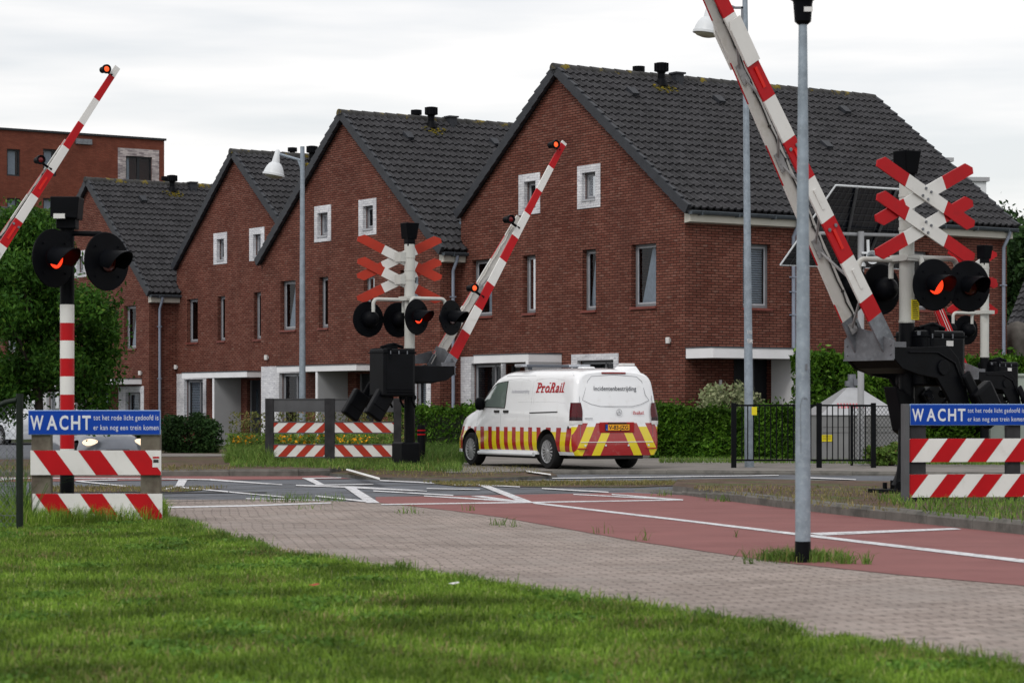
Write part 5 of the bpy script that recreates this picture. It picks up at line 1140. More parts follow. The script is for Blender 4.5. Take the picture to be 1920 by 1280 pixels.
for a, b2, r_ in ((TL, TR, .022), (TL, BL, .018), (BL, BR, .014), (TR, BR, .014)): eb.tube([a-o_, b2-o_], r_, 6)
eb.build('panel_frame', M_whcam, sp_)
gb = MB()
for k in range(1, 12):
    u = k/12; a = TL.lerp(BL, u); b2 = TR.lerp(BR, u); gb.tube([a-o_-nrm*.02, b2-o_-nrm*.02], .0032, 4, cap=False)
for k in range(1, 16):
    u = k/16; a = TL.lerp(TR, u); b2 = BL.lerp(BR, u); gb.tube([a-o_-nrm*.02, b2-o_-nrm*.02], .0032, 4, cap=False)
gb.build('cell_lines', M_grail, sp_)
mb = MB(); a, b2 = TL.lerp(BL, .58), TR.lerp(BR, .55); mb.tube([a-o_-nrm*.05+Vector((.3, 0, 0)), b2-o_-nrm*.05], .035, 8); mb.tube([TL.lerp(TR, .25)-o_-nrm*.04, BL.lerp(BR, .45)-o_-nrm*.04], .03, 6, 1); mb.tube([TL.lerp(TR, .75)-o_-nrm*.04, BL.lerp(BR, .62)-o_-nrm*.04], .03, 6, 1)
mb.build('support_beam', [M_greyp, M_grail], t)
p = P(1614, 434, 48.0)-o_; mb = MB(); mb.tube([p, Vector((p.x, p.y, -.1))], .065, 14); mb.build('post', M_greyp, t, smooth=40)
p2 = P(1630, 478, 47.9)-o_
mb = MB(); mb.tube([p2+Vector((-.03, 0, .30)), p2+Vector((-.02, 0, 0))], .03, 8); mb.lathe([(.04, .12), (.06, .02), (.08, -.08), (.12, -.20), (.135, -.24), (.125, -.24), (.07, -.08)], 18, axis='Y', c=p2+Vector((.03, 0, -.06))); mb.bb(p2.x-.16, p2.x-.03, p2.y-.05, p2.y+.05, p2.z+.02, p2.z+.06); mb.build('horn', M_whcam, t, smooth=40)
for (px, py, nm_) in ((1611, 497, 'dome_camera'), (1634, 532, 'camera')):
    c = P(px, py, 47.85)-o_; mb = MB()
    if nm_ == 'dome_camera': mb.lathe([(.001, .10), (.09, .08), (.13, .02), (.13, -.03)], 18, c=c); mb.lathe([(.10, -.03), (.08, -.09), (.001, -.12)], 16, 1, c=c)
    else: mb.box(c+Vector((0, 0, .05)), (.26, .16, .10)); mb.box(c+Vector((.06, -.03, -.09)), (.24, .2, .12), 0, Matrix.Rotation(R(25), 3, 'Z')); mb.tube([c+Vector((-.2, .1, 0)), c+Vector((.05, .1, 0))], .02, 6)
    mb.build(nm_, [M_whcam, M_ink], t, smooth=40)
# folded parasol at far right
t = thing('folded_parasol', 'folded grey garden parasol at the right edge behind the hedge', 'parasol', (P(1904, 700, 66).x, 66, 0), 0)
mb = MB(); mb.tube([(0, 0, 0), (0, 0, 3.3)], .035, 8); mb.build('pole', M_galvd, t); mb = MB(); vs = []
for z, r_ in ((3.55, .02), (3.5, .16), (3.3, .34), (3.0, .34), (2.75, .22), (2.3, .18), (1.9, .14), (1.5, .18), (1.2, .2)):
    for k in range(20): a = k*math.pi/10; rr = r_*(1+.25*math.sin(k*2.5*2)); vs.append((math.cos(a)*rr+.05, math.sin(a)*rr, z))
mb.add(vs, [[i*20+k, i*20+(k+1) % 20, (i+1)*20+(k+1) % 20, (i+1)*20+k] for i in range(8) for k in range(20)]); mb.build('canopy', mat('parasol_cloth', (.12, .11, .10), .9, var=.2), t, smooth=60)
# chain link fence at far left
D = 24.2; q = D/F; t = thing('chain_link_fence', 'dark chain link fence end post and mesh at the left edge', 'fence', ((37-960)*q, D, 0), R(0)); zt = H+(YH-738)*q
mb = MB(); mb.tube([(0, 0, -.2), (0, 0, zt)], .036, 12); mb.build('post', M_green, t, smooth=40)
mb = MB(); mb.tube([(-.03, 0, H+(YH-750)*q), (-.14, .01, H+(YH-754)*q), (-.26, .02, H+(YH-764)*q), (-1.6, .1, H+(YH-766)*q)], .028, 10); mb.build('rail', M_green, t, smooth=40)
mb = MB(); hh = zt-.12; L = 1.6; k = -30
while k*.062 < L:
    x0 = k*.062
    for s in (1, -1):
        p0 = Vector((-x0, .003*s, .02 if s == 1 else hh)); p1 = Vector((-x0-hh*.85, .003*s, hh if s == 1 else .02)); den = p1.x-p0.x
        f0 = max(0, (-.02-p0.x)/den); f1 = min(1, (-L-p0.x)/den)
        if f1 > f0: mb.tube([p0.lerp(p1, f0), p0.lerp(p1, f1)], .0018, 4, cap=False)
    k += 1
mb.tube([(0, 0, .45), (-L, 0, .46)], .003, 4); mb.tube([(0, 0, .15), (-L, 0, .15)], .003, 4)
mb.build('mesh', M_galvd, t)
# ------------------------------------------------------------------ vehicles
def interp(tab, x):
    for i in range(len(tab)-1):
        if x <= tab[i+1][0]:
            a, b = tab[i], tab[i+1]; u = 0 if b[0] == a[0] else min(1, max(0, (x-a[0])/(b[0]-a[0]))); return a[1]+(b[1]-a[1])*u
    return tab[-1][1]
class Loft:
    """vehicle body surface: half width by height (scaled to the local roof height) and by station"""
    def __init__(s, top, wid, plan, zb, lean, xs): s.top, s.wid, s.plan, s.zb, s.lean, s.xs = top, wid, plan, zb, lean, xs; s.zm = wid[-1][0]
    def hw(s, x, z): return interp(s.wid, z/interp(s.top, x)*s.zm)*interp(s.plan, x)
    def X(s, x, z): return x+s.lean(x, z)
    def side(s, x, z, e=.006, sg=1): return Vector((s.X(x, z), sg*(s.hw(x, z)+e), z))
    def build(s, name, mats, parent, wells, wr, wmat):
        rows = 26; mb = MB(); n = len(s.xs); qs = [s.zb/s.zm+(1-s.zb/s.zm)*(1-(1-i/(rows-1))**1.5) for i in range(rows)]
        ring = 2*rows-1; vs = []
        for x in s.xs:
            Ht = interp(s.top, x); line_ = []
            for i, q_ in enumerate(qs):
                z = max(q_*Ht, s.zb*min(1, Ht/1.0)) if i else s.zb
                z = s.zb+(Ht-s.zb)*(q_-qs[0])/(1-qs[0]); w_ = s.hw(x, z) if i < rows-1 else 0
                line_.append((s.X(x, z), w_, z))
            vs += [(a, b, c) for a, b, c in line_]+[(a, -b, c) for a, b, c in line_[-2::-1]]
        fs = [[i*ring+k, i*ring+k+1, (i+1)*ring+k+1, (i+1)*ring+k] for i in range(n-1) for k in range(ring-1)]
        fs += [[i*ring, (i+1)*ring, (i+1)*ring+ring-1, i*ring+ring-1] for i in range(n-1)]+[list(range(ring)), list(range((n-1)*ring, n*ring))[::-1]]
        mb.add(vs, fs, 0); o = mb.build(name, mats, parent)
        cb = MB()
        for x in wells:
            for sg in (1, -1): cb.tube([(x, sg*.62, wr[1]), (x, sg*1.2, wr[1])], wr[0], 36)
        c = cb.build('cutter', [wmat], parent); boolean_cut(o, c)
        me = o.data; me.polygons.foreach_set('use_smooth', [True]*len(me.polygons)); me.set_sharp_from_angle(angle=R(38))
        return o
def wheel(parent, x, y, r, sg, w=.215, spokes=16, hub=.66):
    mb = MB(); prof = [(r*.62, -w/2), (r*.93, -w/2), (r, -w/2+.03), (r, w/2-.03), (r*.93, w/2), (r*.68, w/2)]
    mb.lathe(prof, 40, axis='Y', c=(x, y, r)); t = mb.build('wheel', M_tyre, parent, smooth=40)
    rb = MB(); yo = y+sg*(w/2-.02); rb.lathe([(r*hub, sg*.02), (r*hub*.94, sg*.012), (r*hub*.9, -sg*.01)], 40, axis='Y', c=(x, yo, r)); rb.lathe([(.001, sg*.02), (.045, sg*.018), (.06, sg*.0)], 20, axis='Y', c=(x, yo, r))
    for k in range(spokes):
        a = 2*math.pi*k/spokes; c_, s_ = math.cos(a), math.sin(a); r0, r1 = .05, r*hub*.93; n_ = Vector((-s_, 0, c_))
        p0 = Vector((x+c_*r0, yo, r+s_*r0)); p1 = Vector((x+c_*r1, yo, r+s_*r1)); rb.prism([p0+n_*.006, p0-n_*.006, p1-n_*.019, p1+n_*.019], (0, sg*.016, 0))
    rb.build('rim', M_rim, t)
    db = MB(); db.lathe([(.001, 0), (r*.66, 0)], 32, axis='Y', c=(x, yo-sg*.012, r)); db.build('brake_disc', M_ink, t)
# white van: livery as a procedural paint
vm, n, l, b = newmat('van_livery')
b.inputs['Roughness'].default_value = .22; b.inputs['Coat Weight'].default_value = .6; b.inputs['Coat Roughness'].default_value = .06
tcn = n.new('ShaderNodeTexCoord'); sx = n.new('ShaderNodeSeparateXYZ'); l.new(tcn.outputs['Object'], sx.inputs[0])
def mth(op, a, b_=None, c_=None):
    q_ = n.new('ShaderNodeMath'); q_.operation = op
    for i, v in enumerate((a, b_, c_)):
        if v is None: continue
        if isinstance(v, (int, float)): q_.inputs[i].default_value = v
        else: l.new(v, q_.inputs[i])
    return q_.outputs[0]
x_, y_, z_n = sx.outputs[0], sx.outputs[1], sx.outputs[2]
rear = mth('LESS_THAN', x_, -.955)
slant = mth('MULTIPLY', mth('MAXIMUM', mth('SUBTRACT', .25, x_), 0.), .22)
side_u = mth('ADD', mth('SUBTRACT', 10.10, x_), mth('MULTIPLY', z_n, mth('MULTIPLY', slant, -1.)))
side_f = mth('FRACT', mth('DIVIDE', side_u, .335))
rear_u = mth('MAXIMUM', mth('ADD', mth('ABSOLUTE', y_), mth('MULTIPLY', mth('SUBTRACT', z_n, .61), .50)), .02); rear_f = mth('FRACT', mth('DIVIDE', rear_u, .385))
fsel = mth('ADD', mth('MULTIPLY', rear, rear_f), mth('MULTIPLY', mth('SUBTRACT', 1., rear), side_f))
isred = mth('LESS_THAN', fsel, mth('ADD', .47, mth('MULTIPLY', rear, .05)))
tr_ = mth('ADD', .795, mth('MULTIPLY', rear, .09)); ty_ = mth('ADD', .715, mth('MULTIPLY', rear, .10))
zlow = mth('GREATER_THAN', z_n, mth('SUBTRACT', .335, mth('MULTIPLY', rear, .1)))
rmask = mth('MULTIPLY', mth('MULTIPLY', isred, mth('LESS_THAN', z_n, tr_)), zlow)
ymask = mth('MULTIPLY', mth('LESS_THAN', z_n, ty_), zlow)
m1 = n.new('ShaderNodeMixRGB'); m1.inputs['Color1'].default_value = (.78, .80, .83, 1); m1.inputs['Color2'].default_value = (.72, .58, .012, 1); l.new(ymask, m1.inputs['Fac'])
m2 = n.new('ShaderNodeMixRGB'); m2.inputs['Color2'].default_value = (.33, .012, .014, 1); l.new(rmask, m2.inputs['Fac']); l.new(m1.outputs[0], m2.inputs['Color1']); l.new(m2.outputs[0], b.inputs['Base Color'])
dirty(vm, (.40, .38, .33), 5, .56, .85, .35)
M_vwhite = mat('van_paint', (.78, .80, .83), .22, var=0, coat=.6)
top = [(-1.05, 1.86), (-.98, 1.90), (-.6, 1.935), (.8, 1.95), (1.9, 1.93), (2.15, 1.89), (2.35, 1.80), (3.05, 1.28), (3.2, 1.20), (3.5, 1.12), (3.8, 1.02), (3.98, .88), (4.05, .72)]
wid = [(.25, .86), (.33, .925), (.45, .955), (.62, .962), (.70, .955), (.90, .962), (1.05, .958), (1.18, .940), (1.24, .925), (1.45, .900), (1.62, .872), (1.75, .846), (1.83, .805), (1.88, .735), (1.915, .61), (1.94, .36), (1.955, 0.)]
plan = [(-1.05, .90), (-1.03, .955), (-.98, .985), (-.85, 1.), (3.0, 1.), (3.4, .985), (3.7, .95), (3.92, .87), (4.05, .74)]
def vlean(x, z):
    e = min(1, max(0, (-.35-x)/.65)); return e*(max(0, z-1.0)*.11+max(0, z-1.65)*.25)-e*.03*max(0, .75-z if z < .75 and z > .3 else 0)
V = Loft(top, wid, plan, .27, vlean, [-1.05, -1.035, -1.0, -.955, -.9, -.8, -.6, -.4, -.2, 0, .25, .5, .8, 1.1, 1.4, 1.7, 1.9, 2.05, 2.2, 2.35, 2.5, 2.65, 2.8, 2.95, 3.1, 3.25, 3.4, 3.55, 3.7, 3.8, 3.9, 3.98, 4.03, 4.05])
th = math.atan2(.88, -.474)
van = thing('white_van', 'white service van with red and yellow chevron stripes, seen from behind on the pavement', 'van', (1.455, 45.54, .07), th); van.scale = (.97, .97, .97)
bodyo = V.build('body', [vm, M_ink], van, (0, 3.2), (.405, .36), M_ink)
for x in (0, 3.2):
    for sg in (1, -1): wheel(van, x, sg*.835, .335, sg)
def panel(fn, us_, vs_, name, m, parent, th_=0.):
    mb = MB(); nu, nv = len(us_), len(vs_); mb.add([fn(u, v) for u in us_ for v in vs_], [[i*nv+j, i*nv+j+1, (i+1)*nv+j+1, (i+1)*nv+j] for i in range(nu-1) for j in range(nv-1)]); return mb.build(name, m, parent, smooth=60)
lin = lambda a, b2, k: [a+(b2-a)*i/(k-1) for i in range(k)]
M_vglass = mat('van_window', (.15, .19, .18), .04, var=0, spec=1.0, coat=1.)
# front door window: lower edge straight, upper edge follows the roof line
for sg in (1, -1):
    def wf(u, v, sg=sg):
        x = 1.72+u*1.18; zt_ = interp([(1.7, 1.70), (2.2, 1.66), (2.45, 1.52), (2.9, 1.22)], x); zb_ = 1.17+.02*u; return V.side(x, zb_+(zt_-zb_)*v, .007, sg)
    wpo = panel(wf, lin(0, 1, 12), lin(0, 1, 5), 'side_window', M_vglass, van)
    mb = MB(); mb.tube([wf(u, 0)+Vector((0, 0, 0)) for u in lin(0, 1, 10)], .009, 5); mb.tube([wf(u, 1) for u in lin(0, 1, 12)], .007, 5); mb.tube([wf(0, v) for v in lin(0, 1, 5)], .008, 5); mb.build('window_seal', M_ink, wpo)
    mb = MB(); c = V.side(2.72, 1.25, .10, sg); mb.M = Matrix.Translation(c) @ Matrix.Diagonal((.09, .11, .13, 1)); mb.lathe([(.001, -1), (.6, -.9), (.9, -.6), (1, 0), (.92, .6), (.6, .92), (.001, 1)], 16); mb.build('mirror', M_black, van, smooth=60)
wsf = lambda u, v: Vector((2.36+v*.68, u*(.70+.1*v), interp(top, 2.36+v*.68)-.10*abs(u)**2+.012))
panel(wsf, lin(-1, 1, 9), lin(0, 1, 6), 'windscreen', M_vglass, van)
# seams, slots, handles on both sides
M_seam = mat('panel_gap', (.22, .23, .25), .7, var=0)
for sg in (1, -1):
    mb = MB()
    for x, z0, z1 in ((.66, .36, 1.80), (1.86, .36, 1.80), (2.93, .44, 1.16)):
        mb.tube([V.side(x, z, -.001, sg) for z in lin(z0, z1, 14)], .0028, 4)
    mb.tube([V.side(x, 1.80, -.001, sg) for x in lin(.66, 1.86, 10)], .004, 4)
    mb.tube([V.side(x, 1.285-.02*(x < -.4), -.003, sg) for x in lin(1.2, -.7, 12)], .004, 4)
    if True:   # recessed panel outlines
        for (xa, xb) in ((1.78, .74), (.58, -.62)):
            pts = [V.side(xa, 1.24, -.001, sg), V.side(xa, 1.45, -.001, sg), V.side(xa-.04, 1.72, -.001, sg), V.side((xa+xb)/2, 1.745, -.001, sg), V.side(xb+.06, 1.70, -.001, sg), V.side(xb, 1.5, -.001, sg)]; mb.tube(pts, .0022, 4)
    mb.build('door_seam', M_seam, bodyo)
    mb = MB(); mb.tube([V.side(x, 1.075+.02*(.66-x)/1.1, .002, sg) for x in lin(.66, -.43, 8)], .013, 6); mb.build('door_rail', M_ink, bodyo)
    for x in (2.03, 1.64):
        mb = MB(); c = V.side(x, 1.10, .012, sg); mb.box(c, (.20, .035, .05)); hb_ = mb.build('door_handle', M_ink, van, bevel=.012)
    mb = MB(); mb.tube([(2.78, sg*.97, .27), (.48, sg*.97, .27)], .038, 10); mb.build('side_step', M_whcam, van, smooth=40)
    mb = MB(); mb.bb(.45, 2.80, sg*.90-.02, sg*.90+.02, .27, .345); mb.build('sill', M_vwhite, van)
    # wheel arch rims
    # tail lamp wrapping the corner
    tl_ = MB()
# rear face: x position of the tail by height, slightly crowned
def rearpt(y, z, e=.006): 
    ez = V.X(-1.05, z); hwid = V.hw(-1.05, z); ed = max(0, abs(y)-hwid+.005)
    return Vector((ez-e+ed*.8, y, z))
def rl(z): return V.hw(-1.05, z)
for sg in (1, -1):
    mb = MB(); vs = []; zs = lin(.86, 1.27, 7)
    for z in zs:
        inn = rl(z)-.10+(.06*max(0, z-1.1)/.17)
        vs += [rearpt(sg*inn, z, .008), rearpt(sg*rl(z), z, .012), V.side(-1.03, z, .012, sg), V.side(-.985, z, .012, sg), V.side(-.93, z, .010, sg), V.side(-.90, z, .008, sg)]
    mb.add(vs, [[i*6+j, i*6+j+1, (i+1)*6+j+1, (i+1)*6+j] for i in range(6) for j in range(5)], [1 if i == 0 else (2 if i in (1,) else 0) for i in range(6) for j in range(5)])
    mb.build('tail_lamp', [mat('tail_red', (.07, .003, .007), .15, var=.3, scale=30, coat=.3), M_label, mat('tail_dark', (.02, .004, .008), .15, var=0, coat=.3)], van, smooth=50)
mb = MB(); mb.tube([rearpt(y, 1.835, .012) for y in lin(-.26, .26, 6)], .019, 8); mb.build('brake_lamp', mat('brake_red', (.22, .012, .012), .2, var=0, coat=1), van, smooth=50)
mb = MB(); s_ = MB()
pt_ = [(-.66, 1.42), (-.60, 1.68), (-.50, 1.77), (0, 1.80), (.50, 1.77), (.60, 1.68), (.70, 1.42), (.74, 1.32), (.55, 1.24), (.35, 1.20), (-.35, 1.20), (-.55, 1.24), (-.74, 1.32), (-.66, 1.42)]
mb.tube([rearpt(y, z, .0) for y, z in pt_], .0045, 5)
mb.tube([rearpt(sg*.80, z, .0) for sg in (1,) for z in lin(.62, 1.80, 9)], .004, 4); mb.tube([rearpt(-.80, z, .0) for z in lin(.62, 1.80, 9)], .004, 4); mb.tube([rearpt(y, 1.83, .0) for y in lin(-.76, .76, 7)], .0035, 4)
mb.build('door_seam', M_seam, bodyo)
mb = MB(); mb.tube([rearpt(y, .525, .002) for y in lin(-.80, .80, 9)], .007, 5); mb.build('bumper_trim', M_vwhite, bodyo)
mb = MB(); mb.bb(-1.16, -1.02, -.90, .90, .31, .36) if False else mb.tube([rearpt(y, .40, .012) for y in lin(-.9, -.66, 4)], .014, 5); mb.build('reflector', M_redo, bodyo); mb = MB(); mb.tube([rearpt(y, .40, .012) for y in lin(.66, .9, 4)], .014, 5); mb.build('reflector', M_redo, bodyo)
mb = MB(); 
for y in (-.7, -.25, .25, .7): mb.lathe([(.001, -.012), (.018, -.010), (.02, 0)], 10, axis='X', c=rearpt(y, .46, .0))
mb.build('parking_sensor', M_whcam, bodyo)
mb = MB(); mb.bb(-.98, .3, -.62, .62, .20, .30); mb.bb(.4, 3.9, -.62, .62, .18, .28); mb.tube([(-.9, -.5, .24), (.5, -.5, .24)], .05, 8); mb.build('underbody', M_ink, van)
# number plate and handle recess
c = rearpt(0, .80, .0); mb = MB(); mb.bb(c.x-.012, c.x+.01, -.38, .38, .70, .90); mb.build('plate_recess', mat('livery_red', (.33, .012, .014), .3, var=0), bodyo, bevel=.01)
mb = MB(); mb.bb(c.x-.024, c.x-.012, -.27, .27, .735, .865); po = mb.build('number_plate', M_ink, van); mb = MB(); xx = c.x-.0265
mb.poly([(xx, .262, .745), (xx, -.262, .745), (xx, -.262, .858), (xx, .262, .858)]); mb.build('plate_face', mat('plate_yellow', (.80, .36, .02), .4, var=0), po)
mb = MB(); mb.poly([(xx-.001, .262, .745), (xx-.001, .215, .745), (xx-.001, .215, .858), (xx-.001, .262, .858)]); fit_text(mb, 'NL', .255, .222, .752, .772, lambda u, v: Vector((xx-.002, u, v)), mi=1); mb.build('country_band', [M_blue, M_sigw], po)
mb = MB(); fit_text(mb, 'V-83-JZG', .195, -.235, .765, .84, lambda u, v: Vector((xx-.002, u, v)), bold=.02); mb.build('lettering', M_ink, po)
mb = MB(); mb.bb(c.x-.03, c.x-.0, -.20, .20, .875, .895); mb.build('plate_lamp', M_ink, van)
M_txtg = mat('dark_lettering', (.05, .055, .07), .5, var=0); M_txtr = mat('red_lettering', (.42, .012, .02), .45, var=0); M_txtl = mat('pale_lettering', (.42, .43, .48), .6, var=0)
mb = MB(); fit_text(mb, 'Incidentenbestrijding', .48, -.46, 1.50, 1.585, lambda u, v: rearpt(u, v, .008), bold=.004); mb.build('lettering', M_txtg, bodyo)
def slabword(mb, word, u0, u1, v0, v1, fn):
    """letters with slab feet, the way the lettering on the van is cut"""
    n_ = len(word); vs, fs = text_mesh(word, 1., .02, .22, 1.12); xs = [v[0] for v in vs]; sx_ = (u1-u0)/(max(xs)-min(xs)); sy_ = (v1-v0)/.70; mn = min(xs)
    mb.add([fn(u0+(v[0]-mn)*sx_, v0+v[1]*sy_) for v in vs], fs)
    hgt = v1-v0; st = hgt*.11; du = (u1-u0)
    for (a, b2, top_) in ((-.012, .115, 0), (.005, .06, 1), (.165, .27, 0), (.165, .215, .62), (.42, .54, 0), (.44, .49, 1), (.56, .665, 0), (.70, .80, 0), (.845, .90, 0), (.85, .885, .66), (.925, 1.01, 0), (.95, .995, 1)):
        v_ = v0+(0 if top_ == 0 else hgt*top_-st); sh = .0
        mb.poly([fn(u0+du*a, v_), fn(u0+du*b2, v_), fn(u0+du*b2, v_+st), fn(u0+du*a, v_+st)])
mb = MB(); slabword(mb, 'ProRail', -.36, -.60, 1.05, 1.11, lambda u, v: rearpt(u, v, .0085)); mb.build('lettering', M_txtr, bodyo)
mb = MB(); fit_text(mb, 'eVITO', .70, .54, .965, .99, lambda u, v: rearpt(u, v, .008)) if False else [mb.box(rearpt(.70-.022*i, .975, .008), (.004, .015, .018)) for i in range(8)]; mb.build('small_badge', M_rim, bodyo)
mb = MB(); cc = rearpt(-.05, 1.09, .008); k = 24; mb.tube([cc+Vector((0, math.cos(a)*.058, math.sin(a)*.058)) for a in lin(0, 2*math.pi, k)], .006, 6, cap=False)
for a in (90, 210, 330): mb.tube([cc, cc+Vector((0, math.cos(R(a))*.055, math.sin(R(a))*.055))], .005, 5)
mb.build('round_badge', M_rim, bodyo)
mb = MB(); sd = lambda u, v: V.side(u, v, .008, 1); slabword(mb, 'ProRail', .50, -.60, 1.47, 1.66, sd); mb.build('lettering', M_txtr, bodyo)
mb = MB(); fit_text(mb, 'Incidentenbestrijding', 1.50, .78, 1.465, 1.535, sd, bold=.0); mb.build('lettering', M_txtl, bodyo)
mb = MB(); c = V.side(-.86, .80, .004, 1); mb.lathe([(.001, .006), (.028, .004), (.03, 0)], 14, axis='Y', c=c); mb.build('fuel_lock', M_ink, bodyo)
# light bars
mb = MB(); mb.bb(1.32, 1.58, -.78, .78, 1.975, 2.03); mb.bb(1.38, 1.52, -.6, -.5, 1.92, 2.0); mb.bb(1.38, 1.52, .5, .6, 1.92, 2.0); lb = mb.build('light_bar', mat('beacon_dark', (.05, .06, .08), .15, var=.2, scale=14, coat=1), van, bevel=.012)
mb = MB(); mb.bb(1.31, 1.59, -.79, -.30, 1.985, 2.036); mb.bb(1.31, 1.59, .66, .79, 1.985, 2.034); mb.build('clear_lens', mat('clear_plastic', (.38, .40, .44), .2, var=.2, scale=30), lb, bevel=.01)
mb = MB(); mb.prism([(.95, -.78, 1.86), (1.3, -.78, 1.86), (1.28, -.76, 1.99), (1.05, -.74, 1.99)], (0, .3, 0)); mb.build('roof_hump', M_vwhite, van, bevel=.03)
mb = MB(); mb.bb(-.62, -.46, -.66, -.38, 1.985, 2.03); rb_ = mb.build('rear_beacon', M_label, van, bevel=.01); mb = MB(); mb.bb(-.61, -.47, -.64, -.5, 1.975, 1.99); mb.build('beacon_base', M_ink, rb_); mb = MB(); mb.add([(-.80, -.72, 1.80), (-.35, -.72, 1.80), (-.35, -.28, 1.88), (-.80, -.28, 1.88), (-.66, -.66, 1.976), (-.44, -.66, 1.976), (-.44, -.36, 1.976), (-.66, -.36, 1.976)], [[0, 1, 5, 4], [1, 2, 6, 5], [2, 3, 7, 6], [3, 0, 4, 7], [4, 5, 6, 7]]); mb.build('beacon_hump', M_vwhite, van, bevel=.01)
# parked silver van at far left and the dark car with its headlamps on
def make_veh(name, label, cat, loc, rz, top, wid, plan, zb, xs, wb, paint, wr=.32, wy=.74, lean=lambda x, z: 0, lights=False, glass=None):
    t = thing(name, label, cat, loc, rz); L_ = Loft(top, wid, plan, zb, lean, xs); bo = L_.build('body', [paint, M_ink], t, (0, wb), (wr+.05, wr+.02), M_ink)
    for x in (0, wb):
        for sg in (1, -1): wheel(t, x, sg*wy, wr, sg, .2, 10)
    return t, L_, bo
M_silver = mat('silver_paint', (.22, .24, .28), .3, metal=.4, var=.05, coat=.8); M_dark = mat('dark_blue_paint', (.035, .045, .06), .25, metal=.3, var=.05, coat=.8)
ctop = [(-.95, .85), (-.90, 1.02), (-.6, 1.15), (-.35, 1.33), (0, 1.46), (.7, 1.50), (1.2, 1.47), (1.5, 1.37), (2.15, 1.0), (2.4, .96), (2.9, .90), (3.3, .80), (3.45, .66), (3.5, .55)]
cwid = [(.2, .78), (.3, .86), (.6, .88), (.85, .86), (.93, .82), (1.1, .74), (1.3, .64), (1.40, .55), (1.45, .3), (1.46, 0)]
cplan = [(-.95, .85), (-.8, .95), (-.3, 1.), (2.4, 1.), (3.0, .96), (3.3, .88), (3.45, .78), (3.5, .70)]
cxs = [-.95, -.92, -.85, -.6, -.35, -.15, 0, .35, .7, 1.0, 1.2, 1.35, 1.5, 1.7, 1.9, 2.15, 2.3, 2.6, 2.9, 3.1, 3.3, 3.4, 3.46, 3.5]
Xc = (147-960)/F*70.
ct, CL, cbod = make_veh('parked_car', 'dark blue grey car with lit headlamps facing the crossing, behind the left boards', 'car', (-9.35-.44*3.4, 57.2+.90*3.4, -.28), R(-64), ctop, cwid, cplan, .22, cxs, 2.6, M_silver)
def cfront(y, z, e=.01):
    # front surface: find the station where the body half width at z equals |y|
    for i in range(60):
        x = 3.5-i*.02
        if interp(ctop, x) > z+.01 and CL.hw(x, z) >= abs(y): return Vector((x+e, y, z))
    return Vector((3.3, y, z))
for sg in (1, -1):
    mb = MB(); us_, vs_ = lin(.38, .70, 6), lin(.56, .70, 4); mb.add([cfront(sg*u, v) for u in us_ for v in vs_], [[i*4+j, i*4+j+1, (i+1)*4+j+1, (i+1)*4+j] for i in range(5) for j in range(3)]); c = cfront(sg*.60, .66); mb = MB(); mb.M = Matrix.Translation(c+Vector((-.02, 0, 0))) @ Matrix.Rotation(sg*R(24), 4, 'Z') @ Matrix.Diagonal((.10, .20, .085, 1)); mb.lathe([(.001, -1), (.5, -.87), (.87, -.5), (1, 0), (.87, .5), (.5, .87), (.001, 1)], 18); mb.build('headlamp', emat('headlamp_glow', (1, .80, .55), 1.5), ct, smooth=60)
mb = MB(); us_, vs_ = lin(-.28, .28, 5), lin(.48, .66, 4); mb.add([cfront(u, v, .006) for u in us_ for v in vs_], [[i*4+j, i*4+j+1, (i+1)*4+j+1, (i+1)*4+j] for i in range(4) for j in range(3)]); mb.build('grille', M_ink, ct)
mb = MB(); us_, vs_ = lin(-.6, .6, 7), lin(.26, .40, 3); mb.add([cfront(u, v, .006) for u in us_ for v in vs_], [[i*3+j, i*3+j+1, (i+1)*3+j+1, (i+1)*3+j] for i in range(6) for j in range(2)]); mb.build('air_intake', M_ink, ct)
panel(lambda u, v: Vector((1.42+v*.66, u*(.56+.16*v), interp(ctop, 1.42+v*.66)-.06*u*u+.012)), lin(-1, 1, 7), lin(0, 1, 5), 'windscreen', mat('windscreen_glass', (.25, .30, .32), .05, var=0, spec=1, coat=1), ct)
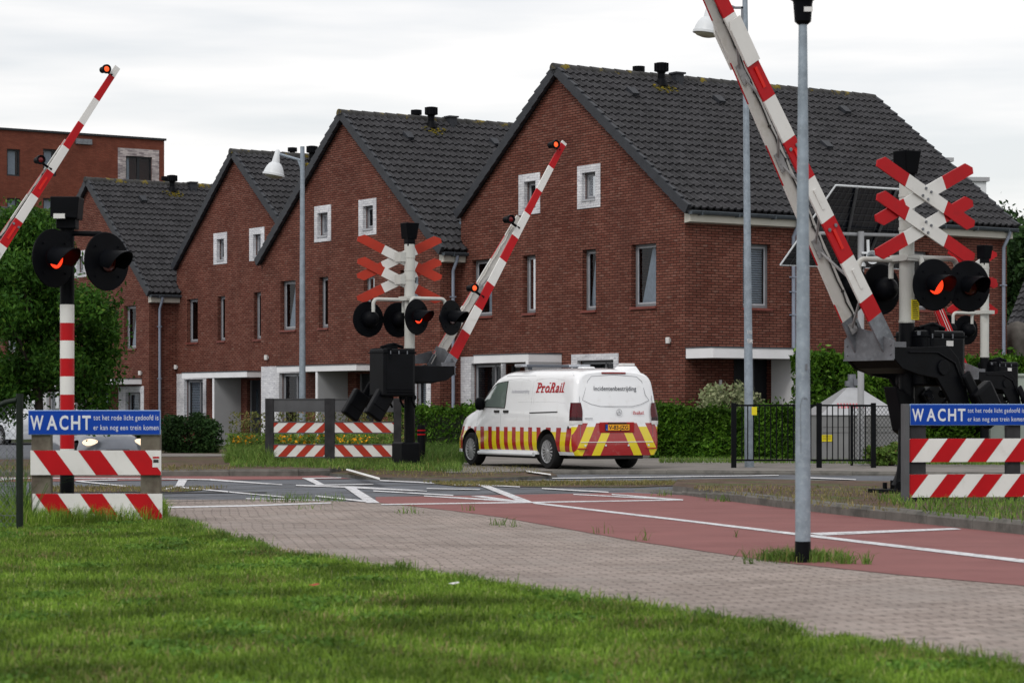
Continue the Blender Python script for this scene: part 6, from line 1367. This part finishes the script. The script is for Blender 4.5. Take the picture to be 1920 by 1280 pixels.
for sg in (1, -1):
    panel(lambda u, v, sg=sg: CL.side(-.30+u*2.0, .95+v*(interp([(-.3, .98), (0, 1.28), (.7, 1.36), (1.2, 1.33), (1.7, .99)], -.30+u*2.0)-.95), .006, sg), lin(0, 1, 12), lin(0, 1, 4), 'side_window', M_vglass, ct)
    mb = MB(); c = CL.side(1.62, .98, .09, sg); mb.M = Matrix.Translation(c) @ Matrix.Diagonal((.07, .10, .07, 1)); mb.lathe([(.001, -1), (.8, -.7), (1, 0), (.8, .7), (.001, 1)], 12); mb.build('mirror', M_ink, ct, smooth=60)
vt, VL, vb_ = make_veh('parked_van', 'pale silver van parked at the left edge beyond the dark car', 'van', ((-45-960)/F*80, 81, -.1), R(-52), top, wid, plan, .27, V.xs, 3.2, mat('silver_van_paint', (.50, .53, .57), .3, var=0, coat=.6), .335, .83, vlean)
mb = MB(); vtop_ = top
panel(lambda u, v: Vector((2.36+v*.68, u*(.70+.1*v), interp(top, 2.36+v*.68)-.10*u*u+.012)), lin(-1, 1, 9), lin(0, 1, 6), 'windscreen', M_vglass, vt)
for sg in (1, -1):
    panel(lambda u, v, sg=sg: VL.side(1.72+u*1.18, 1.18+(interp([(1.7, 1.70), (2.2, 1.66), (2.45, 1.52), (2.9, 1.22)], 1.72+u*1.18)-1.18)*v, .007, sg), lin(0, 1, 12), lin(0, 1, 5), 'side_window', M_vglass, vt)
# a few things lying about
lf = MB(); g = G(1862, 993); lf.add([g+Vector((-.05, 0, .0)), g+Vector((0, -.01, .05)), g+Vector((.05, .01, .03)), g+Vector((.02, .02, 0))], [[0, 1, 2, 3]]); tag(lf.build('fallen_leaf', mat('dead_leaf', (.35, .22, .12), .8)), 'dry curled leaf lying against the near right kerb', 'leaf')
for (px, py, lab) in ((850, 1105, 'small white scrap of litter on the lawn right of centre'), (588, 1108, 'tiny orange scrap in the grass below the paving corner')):
    g = G(px, py); m_ = MB(); m_.add([g+Vector((-.035, 0, .045)), g+Vector((.03, .01, .055)), g+Vector((.045, -.01, .05)), g+Vector((0, -.03, .04))], [[0, 1, 2, 3]]); tag(m_.build('litter', M_label if px > 700 else M_redo), lab, 'litter')
S.render.engine = 'CYCLES'
